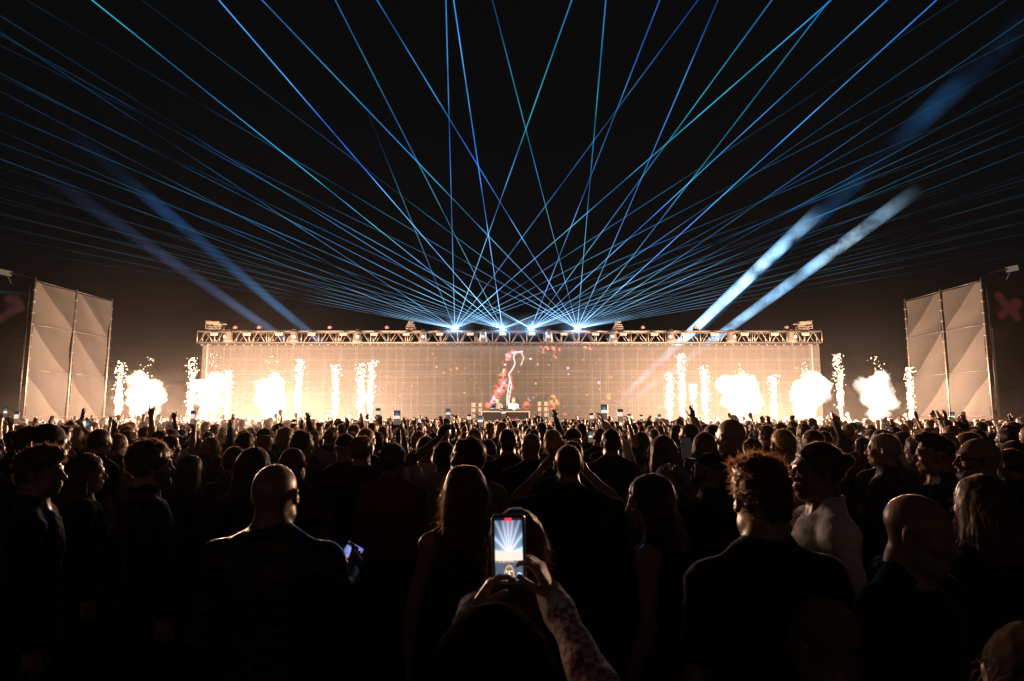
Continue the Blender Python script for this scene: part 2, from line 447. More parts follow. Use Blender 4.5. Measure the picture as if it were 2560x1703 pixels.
        cutf = lambda X, Y, Z: (lambda l: np.maximum(.785*l[1]-.62*l[2]-.0202, -l[2]-.082))(loc(X, Y, Z))
        nm = 'hair'
        if kind == 'short':
            f((0,-.016,.040), (.082,.102,.088), 0); f((0,-.06,-.01), (.066,.045,.06), .03); F.clip(cutf); F.wobble(.009, 28, seed=seed); F.wobble(.004, 70, seed=seed+1)
        elif kind == 'buzz':
            f((0,-.013,.032), (.0785,.0985,.0885), 0); f((0,-.05,-.01), (.062,.052,.05), .03); F.clip(cutf); F.wobble(.0015, 60, seed=seed)
        elif kind == 'quiff':
            f((0,-.016,.042), (.080,.102,.090), 0); f((0,.035,.115), (.062,.062,.036), .03); f((0,.085,.11), (.045,.028,.022), .02)
            F.clip(cutf if 0 else (lambda X, Y, Z: (lambda l: np.maximum(.785*l[1]-.62*l[2]-.022, -l[2]-.075))(loc(X, Y, Z)))); F.wobble(.009, 38, seed=seed)
        elif kind == 'curly':
            f((0,-.014,.048), (.083,.102,.090), 0); f((0,.02,.095), (.08,.085,.05), .03); f((0,-.06,-.01), (.066,.045,.055), .03)
            F.clip(lambda X, Y, Z: (lambda l: np.maximum(.785*l[1]-.62*l[2]-.026, -l[2]-.07))(loc(X, Y, Z))); F.wobble(.010, 46, seed=seed); F.wobble(.006, 95, seed=seed+2)
        elif kind == 'afro':
            f((0,-.02,.045), (.105,.118,.108), 0); F.clip(lambda X, Y, Z: (lambda l: np.maximum(.785*l[1]-.62*l[2]-.03, -l[2]-.09))(loc(X, Y, Z))); F.wobble(.012, 40, seed=seed)
        elif longish:
            f((0,-.018,.042), (.088,.106,.092), 0)
            F.clip(lambda X, Y, Z: (lambda l: np.maximum(.785*l[1]-.62*l[2]-.026, -l[2]-.09))(loc(X, Y, Z)))
            z1 = {'long': -.42, 'wavy': -.50, 'ponytail': -.05, 'bob': -.15}[kind]
            bc = piv = hp(0,-.05,.0)
            for sx in (-1, 1):
                if kind != 'ponytail':
                    b = npv((.055*sx, -.085 if z1 < -.2 else -.05, 1.635+z1))
                    m = npv((.062*sx, -.095, 1.635+max(z1*.5, -.22)))
                    F.cap(hp(.038*sx,-.045,.02), m, .062, .056, k=.04); F.cap(m, b, .056, .038, k=.03)
                    m2 = npv((.090*sx, -.02, 1.635+max(z1*.55, -.2)))
                    F.cap(hp(.068*sx,-.004,.01), m2, .030, .032, k=.03)
            if kind == 'ponytail':
                f((0,-.125,.05), (.035,.04,.035), .015); F.cap(hp(0,-.14,.05), npv(hp(0,-.15,-.22)), .034, .016, k=.015)
            if kind == 'wavy': F.wobble(.014, 16, 16, 13, seed)
            F.wobble(.004 if strands < 4500 else .0012, 70, 70, 5, seed); F.wobble(.002, 140, 140, 12, seed+1)
        elif kind == 'bun':
            f((0,-.013,.034), (.080,.100,.090), 0); F.clip(cutf); f((0,-.112,.045), (.033,.033,.030), .008); F.wobble(.003, 60, seed=seed)
        elif kind in ('cap', 'cap_back'):
            nm = 'cap'; sg = 1 if kind == 'cap' else -1
            f((0,-.012,.038), (.085,.105,.090), 0); F.clip(lambda X, Y, Z: -(loc(X, Y, Z)[2]-.035)+.1*loc(X,Y,Z)[1]*sg)
            f((0,.118*sg,.048), (.070,.072,.008), .006, False, Rx(-.12*sg)); f((0,-.01,.129), (.008,.008,.006), .002)
        elif kind == 'beanie':
            nm = 'beanie'; f((0,-.018,.045), (.088,.108,.098), 0); F.clip(lambda X, Y, Z: -(loc(X, Y, Z)[2]-.012)); F.wobble(.003, 30, seed=seed)
        elif kind == 'hat':
            nm = 'hat'; f((0,-.012,.055), (.084,.100,.085), 0); F.clip(lambda X, Y, Z: -(loc(X, Y, Z)[2]-.05)); f((0,-.012,.056), (.15,.165,.010), .006)
        elif kind == 'hood':
            nm = 'hood'; f((0,-.025,.03), (.100,.120,.105), 0); F.cap(hp(0,-.05,-.02), npv((0,-.05,1.48)), .085, .10, k=.04)
            f((0,.10,-.01), (.065,.09,.095), .02, True); F.wobble(.008, 14, seed=seed)
        V, Fc = F.net()
        if strands and len(V):
            rg = np.random.default_rng(seed); cen = c+R @ npv((0,-.01,.02))
            pick = V[rg.integers(0, len(V), strands)]
            out = pick-cen; up = out/np.linalg.norm(out, axis=1)[:, None]
            NV = []; NF = []; base = len(V); nshell = len(Fc); sw = .0011 if strands >= 1200 and vx < .0095 else .0014
            for i in range(strands):
                p = pick[i]; u = up[i]
                if longish:
                    t = npv((0,0,-1))+rg.normal(0, .18, 3)+u*(.25 if p[2] > c[2]-.03 else .12); L = rg.uniform(.03, .09)
                elif kind in ('curly', 'afro'): t = u*.45+rg.normal(0, .8, 3); L = rg.uniform(.006, .014)
                else: t = u*.35+npv((0,-.4,-.4))+rg.normal(0, .45, 3); L = rg.uniform(.005, .013)
                t = t/np.linalg.norm(t); side = np.cross(t, u); side /= np.linalg.norm(side)+1e-6
                w = sw; bend = rg.normal(0, .25, 3)
                if kind == 'curly': bend = bend*3
                q0 = p-u*.003; q1 = p+t*L*.55; q2 = p+t*L+bend*L
                k = base+len(NV); NV += [q0-side*w, q0+side*w, q1+side*w*.8, q1-side*w*.8, q2+side*w*.3, q2-side*w*.3]
                NF += [(k, k+1, k+2, k+3), (k+3, k+2, k+4, k+5)]
            V = np.concatenate([V, np.array(NV)]); Fc = np.concatenate([Fc, np.array(NF)])
        me = fast_mesh(nm, V, Fc); s.parts[nm] = me
        if strands and len(me.polygons) == len(Fc):
            mi = np.zeros(len(Fc), np.int32); mi[nshell:] = 1; me.materials.append(None); me.materials.append(None); me.polygons.foreach_set('material_index', mi)
        return nm, None

SKIN = {'pale': (.42,.25,.18), 'tan': (.30,.17,.11), 'brown': (.13,.065,.04)}
def skin(k): return pmat('skin_'+k, SKIN[k], .40, spec=.7, sheen=.35, noise=.12, nscale=40, bump=.15)
HAIRC = {'black': (.012,.009,.008), 'brown': (.05,.025,.013), 'auburn': (.11,.035,.012), 'blond': (.30,.19,.09), 'grey': (.25,.23,.21)}
STRC = {'black': (.30,.15,.07), 'brown': (.42,.21,.09), 'auburn': (.85,.34,.09), 'blond': (.80,.55,.28), 'grey': (.65,.55,.45)}
def hairm(k):
    fresh = 'hair_'+k not in MATS
    m = pmat('hair_'+k, HAIRC[k], .46, spec=.5, sheen=.8, tint=(1,.72,.45), noise=.4, nscale=60)
    if fresh: m.node_tree.nodes['Principled BSDF'].inputs['Sheen Roughness'].default_value = .25
    return m
def strandm(k):
    """loose hairs let light through from behind"""
    nm = 'strands_'+k
    if nm in MATS: return MATS[nm]
    m = bpy.data.materials.new(nm); m.use_nodes = True; MATS[nm] = m; nt = m.node_tree; b = nt.nodes['Principled BSDF']
    b.inputs['Base Color'].default_value = (*HAIRC[k], 1); b.inputs['Roughness'].default_value = .35
    t = nt.nodes.new('ShaderNodeBsdfTranslucent'); t.inputs[0].default_value = (*STRC[k], 1); ms = nt.nodes.new('ShaderNodeMixShader'); ms.inputs[0].default_value = .6
    nt.links.new(b.outputs[0], ms.inputs[1]); nt.links.new(t.outputs[0], ms.inputs[2]); nt.links.new(ms.outputs[0], nt.nodes['Material Output'].inputs[0]); return m
CLOTH = {'black': (.012,.011,.012), 'charcoal': (.03,.03,.032), 'navy': (.012,.016,.04), 'grey': (.24,.23,.22), 'white': (.74,.75,.78),
         'beige': (.55,.46,.36), 'maroon': (.07,.012,.014), 'olive': (.035,.035,.018), 'red': (.25,.02,.02), 'denim': (.04,.06,.11)}
def cloth(k): return pmat('fabric_'+k, CLOTH[k], .8, spec=.35, sheen=.6, noise=.18, nscale=90, bump=.35)
def leather(): return pmat('leather_black', (.012,.011,.011), .38, spec=.6, bump=.4, nscale=60)
def part_mats(sk, hc, tc, topmat=None):
    return {'body': skin(sk), 'hair': hairm(hc), 'strands': strandm(hc), 'beard': hairm(hc), 'glasses': pmat('frame_black', (.01,.01,.01), .25),
            'cap': cloth('black'), 'beanie': cloth('charcoal'), 'hat': cloth('olive'), 'hood': cloth(tc),
            'tee_shirt': topmat or cloth(tc), 'jacket': topmat or cloth(tc), 'hoodie': cloth(tc), 'shirt': topmat or cloth(tc), 'vest_top': cloth(tc),
            'trousers': cloth('charcoal'), 'shoes': pmat('shoe_leather', (.02,.018,.016), .5)}
def place_person(P, loc, rz, sc, label, mats, group=None, cat='person'):
    """body is the thing, clothes and hair its children; object-linked materials so the meshes can be shared"""
    root = None
    def slot(o, m):
        if not o.data.materials: o.data.materials.append(None)
        o.material_slots[0].link = 'OBJECT'; o.material_slots[0].material = m
        if len(o.material_slots) > 1: o.material_slots[1].link = 'OBJECT'; o.material_slots[1].material = mats['strands'] if o.name.startswith('hair') else m
    root = bpy.data.objects.new('person', P.parts['body']); COL.objects.link(root); slot(root, mats['body'])
    for k, me in P.parts.items():
        if k == 'body': continue
        o = bpy.data.objects.new(k, me); COL.objects.link(o); o.parent = root; slot(o, mats[k])
    root.location = loc; root.rotation_euler = (0, 0, rz)
    root.scale = (sc, sc, sc) if not isinstance(sc, tuple) else sc
    tag(root, label, cat, group); return root

# ------------------------------------------------------------------ ground, deck
mb = MB(); mb.v = [(-150,-40,0),(150,-40,0),(150,200,0),(-150,200,0)]; mb.f = [(0,1,2,3)]
g = mb.build('ground', pmat('asphalt', (.05,.047,.044), .85, noise=.4, nscale=3, bump=.5)); tag(g, 'dark asphalt ground under the crowd', 'ground', kind='structure')
mb = MB().box((0, 34.0, .49), (25.5, 5.1, .49))
deck = mb.build('stage_deck', pmat('deck_black', (.02,.018,.017), .6, noise=.3)); tag(deck, 'low black stage deck behind the crowd', 'stage', kind='structure')

# ------------------------------------------------------------------ haze
haze = MB().box((0, 24, 14.0), (62, 40, 15.2)).build('haze', None)
m = bpy.data.materials.new('air_haze'); m.use_nodes = True; nt = m.node_tree; nt.nodes.clear()
pv = nt.nodes.new('ShaderNodeVolumePrincipled'); ou = nt.nodes.new('ShaderNodeOutputMaterial'); nt.links.new(pv.outputs[0], ou.inputs['Volume'])
pv.inputs['Color'].default_value = (.9,.88,.86,1); pv.inputs['Density'].default_value = .00005; pv.inputs['Anisotropy'].default_value = .80
haze.data.materials.append(m); tag(haze, 'thin warm smoke haze filling the night air', 'haze', kind='stuff')

# ------------------------------------------------------------------ LED wall
YS = 35.0
alu = pmat('aluminium', (.085,.078,.072), .42, metal=.4, noise=.1, nscale=8)
alu2 = pmat('steel_tube', (.09,.083,.077), .45, metal=.4)
dark = pmat('black_paint', (.02,.02,.02), .5)
def wpt(px, py, Y=YS): return at(px, py, Y)
x0, x1 = wpt(505, 900).x, wpt(2050, 900).x; z1 = wpt(1280, 863).z; z0 = 1.02
nx, nz = 850, 140
gx = np.linspace(x0, x1, nx+1); gz = np.linspace(z0, z1, nz+1)
cx = (gx[:-1]+gx[1:])/2; cz = (gz[:-1]+gz[1:])/2; CX, CZ = np.meshgrid(cx, cz, indexing='ij')
_n = .82+.22*noise3(CX*.35+3, CZ*.5, CX*0+2)+.10*noise3(CX*3., CZ*3., CX*0+7)
def seams(c, step, off, w, al, sd):
    """glow painted on the panel seams, uneven along their length"""
    k = np.round((c-off)/step); d_ = np.abs(c-off-k*step)
    a = .35+1.1*noise3(k*7.3+sd, al*.55+k*3.1, k*0+sd)+.5*noise3(k*2.3+sd, al*2.5, k*0+1.5)
    return np.clip(1-d_/w, 0, 1)**.6*np.clip(a, 0, 1.3)
_g = seams(CX, .43, .1, .035, CZ, 1.2)*.8+seams(CZ, .31, .05, .030, CX, 5.7)*.45
for zz_, ww_ in ((2.02, 1.0), (2.14, .7), (4.02, 1.0), (4.20, 1.0), (5.05, .35)): _g = _g+np.clip(1-np.abs(CZ-zz_)/.035, 0, 1)*ww_*np.clip(.45+.9*noise3(CX*.5, CX*0+zz_*9, CX*0+1), 0, 1)
_g = np.clip(_g, 0, 1.3)
PIC = np.stack([_n*.200+_g*.25, _n*.123+_g*.165, _n*.077+_g*.110], -1)      # amber glow added across wall and seams, standing in for flame light
def zp(zx, zy): p = wpt(1000+zx/3.683, 780+zy/3.683); return p.x, p.z
def stroke(pts, w, col, rough=0., soft=.5, gain=1.):
    gain = gain*1.35
    P = [zp(*q) for q in pts]; w = w/3.683/FPX*YS
    D = np.full(CX.shape, 9.)
    for (ax, az), (bx, bz) in zip(P[:-1], P[1:]):
        dx, dz = bx-ax, bz-az; t = np.clip(((CX-ax)*dx+(CZ-az)*dz)/(dx*dx+dz*dz+1e-9), 0, 1)
        D = np.minimum(D, np.hypot(CX-ax-t*dx, CZ-az-t*dz))
    a = np.clip((w-D)/(w*soft)+.3*(w>D), 0, 1)
    if rough: a = a*np.clip(.62+1.3*noise3(CX*7, CZ*7+9, CX*0+rough), 0, 1.4)
    for c in range(3): PIC[..., c] = np.maximum(PIC[..., c], a*col[c]*gain)
pk = (1., .20, .13); lil = (.95, .62, .78); wh = (1., .85, .85); orr = (1., .42, .14)
stroke([(1045,375),(990,410),(975,470),(945,560),(940,610),(960,660)], 38, pk, 3, .8, 1.1)
stroke([(960,660),(900,720),(860,790),(835,850)], 58, pk, 5, .8, 1.1)
stroke([(985,430),(965,500),(945,570),(940,620)], 12, (1.,.75,.6), 4, .7)
stroke([(960,660),(935,690),(890,760),(850,830)], 24, lil, 7, .8); stroke([(940,690),(905,745),(870,800)], 10, wh, 2, .7)
stroke([(1040,520),(1010,560),(1030,640),(1045,720)], 14, pk, 9, .8, .7)
stroke([(985,395),(1010,410)], 18, lil, 0, 1); stroke([(1035,375),(1125,365)], 9, wh)
stroke([(1060,378),(1045,420),(1060,470),(1045,512),(1000,575),(1012,625),(1000,690),(990,760),(985,860)], 6, wh, 0, .6, 1.3)
stroke([(1008,600),(1026,670),(1008,780),(1000,850)], 6, wh, 0, .6, 1.2)
stroke([(1115,370),(1140,420),(1115,490)], 7, lil)
for cx_, cy_, r_ in ((1300,330,22),(1345,325,18),(1400,318,22),(1418,360,16),(1415,410,20),(1380,438,18),(1340,400,20),(1320,378,18),(1480,345,22),(1500,365,14),(1700,320,12),(1745,335,14)):
    stroke([(cx_,cy_),(cx_+12,cy_+10)], r_, (1.,.30,.18), cx_*.01)
for cx_, cy_, r_, cc in ((1200,430,12,wh),(1265,480,8,wh),(1366,485,8,wh),(1500,500,12,wh),(1545,515,14,lil),(1552,566,12,(.7,.85,1)),(1305,620,10,orr),
        (1250,660,10,orr),(1508,695,8,wh),(1490,772,8,wh),(1700,720,14,pk),(1722,760,12,pk),(1830,650,15,(1,.4,.6)),(1836,712,10,pk),(1812,465,9,wh),
        (1410,800,40,orr),(1420,830,50,orr),(1400,870,40,pk),(1160,860,40,pk),(1190,800,18,lil),(1230,790,12,lil),(1520,930,26,pk),(1740,920,18,pk),(1870,840,30,pk),(1930,780,30,orr),
        (520,520,14,orr),(468,530,10,orr),(402,560,8,orr),(335,505,9,orr),(460,760,11,orr),(590,742,10,orr),(530,315,7,orr),(1940,600,20,pk),(2120,200,8,wh)):
    stroke([(cx_,cy_),(cx_+3,cy_+2)], r_, cc, cx_*.02+1, .9)
rg = np.random.default_rng(3)
for i in range(90):
    zx = rg.uniform(-200, 2100); zy = rg.uniform(320, 900); stroke([(zx,zy),(zx+rg.uniform(-4,4),zy+rg.uniform(-8,8))], rg.uniform(3,6), orr if rg.random()<.6 else wh, 0, .8, rg.uniform(.3,.8))
V = np.zeros((nx+1, nz+1, 3)); V[..., 0] = gx[:, None]; V[..., 2] = gz[None, :]; V[..., 1] = YS
idx = np.arange((nx+1)*(nz+1)).reshape(nx+1, nz+1)
Fq = np.stack([idx[:-1,:-1], idx[1:,:-1], idx[1:,1:], idx[:-1,1:]], -1).reshape(-1, 4)
me = fast_mesh('video_panel', V.reshape(-1, 3), Fq, False)
ca = me.color_attributes.new('picture', 'FLOAT_COLOR', 'CORNER')
arr = np.ones((nx*nz, 4, 4), np.float32); arr[..., :3] = PIC.reshape(-1, 1, 3); ca.data.foreach_set('color', arr.ravel())
m = bpy.data.materials.new('led_mesh'); m.use_nodes = True; nt = m.node_tree; b = nt.nodes['Principled BSDF']; L = nt.links.new
tc = nt.nodes.new('ShaderNodeTexCoord'); mp = nt.nodes.new('ShaderNodeMapping'); mp.inputs['Rotation'].default_value = (math.pi/2, 0, 0)
L(tc.outputs['Object'], mp.inputs['Vector'])
br = nt.nodes.new('ShaderNodeTexBrick'); br.offset = 0; br.inputs['Scale'].default_value = 1; br.inputs['Brick Width'].default_value = .86; br.inputs['Row Height'].default_value = .62
br.inputs['Mortar Size'].default_value = .018; br.inputs['Color1'].default_value = (.0068,.0063,.0058,1); br.inputs['Color2'].default_value = (.0090,.0083,.0076,1); br.inputs['Mortar'].default_value = (.030,.027,.024,1)
L(mp.outputs[0], br.inputs['Vector'])
br2 = nt.nodes.new('ShaderNodeTexBrick'); br2.offset = 0; br2.inputs['Scale'].default_value = 1; br2.inputs['Brick Width'].default_value = .29; br2.inputs['Row Height'].default_value = .155
br2.inputs['Mortar Size'].default_value = .012; br2.inputs['Color1'].default_value = (.8,.8,.8,1); br2.inputs['Color2'].default_value = (1,1,1,1); br2.inputs['Mortar'].default_value = (.72,.72,.72,1)
L(mp.outputs[0], br2.inputs['Vector'])
mx = nt.nodes.new('ShaderNodeMix'); mx.data_type = 'RGBA'; mx.blend_type = 'MULTIPLY'; mx.inputs['Factor'].default_value = 1
L(br.outputs['Color'], mx.inputs['A']); L(br2.outputs['Color'], mx.inputs['B']); L(mx.outputs['Result'], b.inputs['Base Color'])
b.inputs['Roughness'].default_value = .7
at_ = nt.nodes.new('ShaderNodeAttribute'); at_.attribute_name = 'picture'; L(at_.outputs['Color'], b.inputs['Emission Color']); b.inputs['Emission Strength'].default_value = .9
tr = nt.nodes.new('ShaderNodeBsdfTransparent'); ms = nt.nodes.new('ShaderNodeMixShader'); ms.inputs[0].default_value = .90
L(tr.outputs[0], ms.inputs[1]); L(b.outputs[0], ms.inputs[2]); L(ms.outputs[0], nt.nodes['Material Output'].inputs['Surface'])
m.cycles.emission_sampling = 'NONE'
wall = put('video_wall', me, m); tag(wall, 'wide see-through LED video wall showing a pink lightning visual', 'video wall')

# scaffold behind the wall
sc_root = empty('scaffold_grid', (0, 36.6, 1)); tag(sc_root, 'steel scaffold grid standing behind the see-through LED wall', 'scaffold')
up0 = None
def share(first, mk, loc, parent, name=None):
    """link a copy of a part sharing its mesh"""
    o = first.copy(); COL.objects.link(o); o.parent = parent; o.location = loc; return o
ups = MB()
for y in (-.6, .6): ups.tube([(0, y, 0), (0, y, z1-1.1)], .032, 6)
ups.tube([(0,-.6,.3),(0,.6,.3)], .025, 6); ups.tube([(0,-.6,3.3),(0,.6,3.3)], .025, 6)
u0 = ups.build('upright', alu2, sc_root); u0.location = (x0+.3, 0, 0)
ldm = MB()
for x_ in (0, .45): ldm.tube([(x_, -.75, 0), (x_, -.75, z1-1.1)], .03, 6)
for z in np.arange(.2, z1-1.2, .33): ldm.tube([(0, -.75, z), (.45, -.75, z)], .022, 6)
l0 = None
for k in range(15):
    x = x0+.3+(x1-x0-.6)*k/14
    if k: share(u0, None, (x, 0, 0), sc_root)
    if k % 3 == 1:
        if l0 is None: l0 = ldm.build('ladder', alu2, sc_root); l0.location = (x, 0, 0)
        else: share(l0, None, (x, 0, 0), sc_root)
for z in (.3, 1.25, 2.2, 2.45, 3.3, 4.2):
    for y in (-.6, .6): MB().tube([(x0+.2, y, z), (x1-.2, y, z)], .028, 6).build('ledger', alu2, sc_root)
for k in range(0, 14, 4):
    xa = x0+.3+(x1-x0-.6)*k/14; xb = x0+.3+(x1-x0-.6)*(k+1)/14
    MB().tube([(xa, .6, .3), (xb, .6, 3.3)], .022, 6).build('diagonal_brace', alu2, sc_root)

# ------------------------------------------------------------------ lighting truss
YT = 34.7
tl = wpt(500, 845, YT).x; trr = wpt(2048, 845, YT).x; tz1 = wpt(1280, 830, YT).z; tz0 = wpt(1280, 858, YT).z
troot = empty('lighting_truss', (0, YT, tz0)); tag(troot, 'long aluminium box truss spanning the top of the LED wall', 'truss')
hh = tz1-tz0; ch = MB()
for y in (-.3, .3):
    for z in (0, hh): ch.tube([(tl, y, z), (trr, y, z)], .042, 8)
ch.build('chord', alu, troot, True)
nb = 36; bw = (trr-tl)/nb
def frame(dbl):
    m_ = MB()
    for y in (-.3, .3):
        m_.tube([(0, y, 0), (0, y, hh)], .026, 6)
    m_.tube([(0, -.3, 0), (0, .3, 0)], .02, 6); m_.tube([(0, -.3, hh), (0, .3, hh)], .02, 6)
    return m_
fr0 = frame(0).build('upright', alu, troot, True); fr0.location = (tl, 0, 0)
for y in (-.3, .3):
    vb = MB(); vb.tube([(.12, y, .02), (bw/2, y, hh-.02), (bw-.1, y, .02)], .022, 6)
    d0 = vb.build('diagonal_brace', alu, troot, True); d0.location = (tl, 0, 0)
    for k in range(1, nb): share(d0, None, (tl+k*bw, 0, 0), troot)
for k in range(1, nb+1):
    share(fr0, None, (tl+k*bw, 0, 0), troot)
    if k % 4 == 0 and k < nb: share(fr0, None, (tl+k*bw+.12, 0, 0), troot)
k0_ = MB().box((0, -.05, -.10), (.035, .05, .045)).build('hanging_clamp', alu2, troot); k0_.location = (tl+.15, 0, 0)
for k in range(1, 74): share(k0_, None, (tl+.15+(trr-tl-.3)*k/73, 0, 0), troot)
bb = MB().box(((tl+trr)/2, -.05, -.155), ((trr-tl)/2-.1, .06, .012)); bb.build('screen_header', dark, troot)
# legs of the truss, hidden mostly behind the wall
for x in (tl+.3, trr-.3):
    MB().tube([(x, .3, -tz0+.98), (x, .3, 0)], .06, 8).build('tower_leg', alu2, troot)

glassy = pmat('clear_dome', (.065,.06,.054), .25, spec=.7, noise=.3, nscale=12)
lampface = emat('lamp_warm', (1, .82, .55), 1.0)
def moving_head():
    r = empty('rain_dome_spotlight', (0,0,0))
    MB().lathe((0,0,0), [(.02,.0),(.16,-.02),(.19,-.10),(.20,-.30),(.25,-.50),(.28,-.62),(.27,-.64),(.0,-.65)], 16).build('rain_dome', glassy, r, True)
    MB().box((0,0,.03), (.10,.08,.035)).build('clamp', dark, r); 
    y = MB(); y.tube([(-.13,-.02,-.64),(-.13,-.02,-.72),(.13,-.02,-.72),(.13,-.02,-.64)], .012, 6); y.build('yoke', alu2, r)
    MB().lathe((0,-.27,-.36), [(.0,0),(.09,.0),(.09,.02),(.0,.02)], 14, 'y').build('lens', pmat('lens_glass', (.3,.28,.25), .1), r)
    return r
ord_ = ['first','second','third','fourth','fifth','sixth','seventh','eighth','ninth','tenth','eleventh','twelfth','thirteenth','fourteenth','fifteenth','sixteenth','seventeenth','eighteenth','nineteenth','twentieth','twenty-first','twenty-second','twenty-third','twenty-fourth','twenty-fifth','twenty-sixth','twenty-seventh','twenty-eighth','twenty-ninth','thirtieth']
mh0 = moving_head(); register(mh0)
for i, px in enumerate((571,735,894,1058,1208,1372,1532,1677,1828,1980)):
    o = mh0 if i == 0 else copy_tree(mh0); o.location = (wpt(px, 840, YT-.36).x, YT-.36, tz1+.02)
    o.rotation_euler = (0, 0, (i*2.3) % .8-.4); o.scale = (1, 1, .98)
    tag(o, 'bell-shaped covered spotlight hung in the truss, %s counted from the left end' % ord_[i], 'spotlight', 'covered spotlights along the truss')
def blinder():
    r = empty('blinder_lamp', (0,0,0))
    MB().box((0,0,0), (.19,.05,.075)).build('housing', pmat('lamp_grey', (.2,.18,.16), .5), r, bevel=.01)
    MB().box((0,-.054,0), (.165,.004,.055)).build('lamp_face', lampface, r)
    MB().tube([(0,0,.075),(0,0,.16)], .015, 6).build('bracket', alu2, r)
    return r
bl0 = blinder(); register(bl0)
for i, px in enumerate((535,617,698,779,858,935,1016,1099,1176,1257,1330,1410,1489,1558,1636,1712,1786,1862,1937,2014)):
    o = bl0 if i == 0 else copy_tree(bl0); o.location = (wpt(px, 840, YT-.42).x, YT-.42, tz1-.17)
    tag(o, 'small pale yellow rectangular lamp under the truss rail, %s from the left end' % ord_[i], 'lamp', 'small rectangular lamps along the truss')
def rig(kind):
    r = empty('cable_rig', (0,0,0)); w = .42 if kind == 0 else .24; f = MB()
    for sx in (-w, w):
        for sy in (-.2, .2): f.tube([(sx,sy,0),(sx,sy,.36 if kind == 0 else .24)], .018, 6)
    for z in (.13, .24): f.tube([(-w,-.2,z),(w,-.2,z)], .015, 6); f.tube([(-w,.2,z),(w,.2,z)], .015, 6)
    f.build('stand_frame', alu, r)
    b = MB()
    if kind == 0:
        b.box((-.05,0,.43), (.34,.2,.07)); b.box((.2,0,.33), (.22,.16,.05)); b.box((-.3,-.05,.52), (.16,.1,.035)); b.tube([(-.5,0,.46),(.62,.02,.38)], .035, 8)
    else:
        b.box((0,0,.30), (.2,.16,.07)); b.lathe((-.04,0,.45), [(.0,-.09),(.11,-.09),(.13,0),(.1,.1),(.0,.11)], 12); b.tube([(-.16,-.05,.34),(.14,-.05,.52)], .04, 8)
    b.build('winch_body', pmat('winch_grey', (.08,.07,.058), .5), r)
    return r
for i, (px, k, lab) in enumerate(((537,0,'wide winch stand with pale gear on the far left end of the truss top'),(1027,1,'small winch stand on the truss left of the brightest left laser'),
        (1545,1,'small winch stand on the truss right of the lasers'),(2010,0,'wide winch stand leaning on the right end of the truss top'))):
    r = rig(k); r.location = (wpt(px, 828, YT).x, YT, tz1+.045); tag(r, lab, 'winch')
    if i == 3: r.scale = (-.9, 1, 1)
def par():
    r = empty('floor_spotlight', (0,0,0))
    MB().box((0,0,.04), (.15,.1,.04)).build('base', dark, r)
    MB().lathe((0,0,.17), [(.0,-.08),(.09,-.08),(.12,.0),(.12,.06),(.0,.07)], 12, 'y').build('lamp_head', pmat('paint_redgrey', (.12,.06,.055), .5), r)
    y = MB(); y.tube([(-.13,0,.06),(-.14,0,.18)], .014, 6); y.tube([(.13,0,.06),(.14,0,.18)], .014, 6); y.build('yoke', alu2, r); return r
p0 = par(); register(p0)
for i, px in enumerate((590,650,826,968,1606,1738,1965)):
    o = p0 if i == 0 else copy_tree(p0); o.location = (wpt(px, 828, YT).x, YT-.1, tz1+.045)
    tag(o, 'small dark lamp standing on top of the truss, %s from the left' % ord_[i], 'spotlight', 'dark lamps standing on the truss')

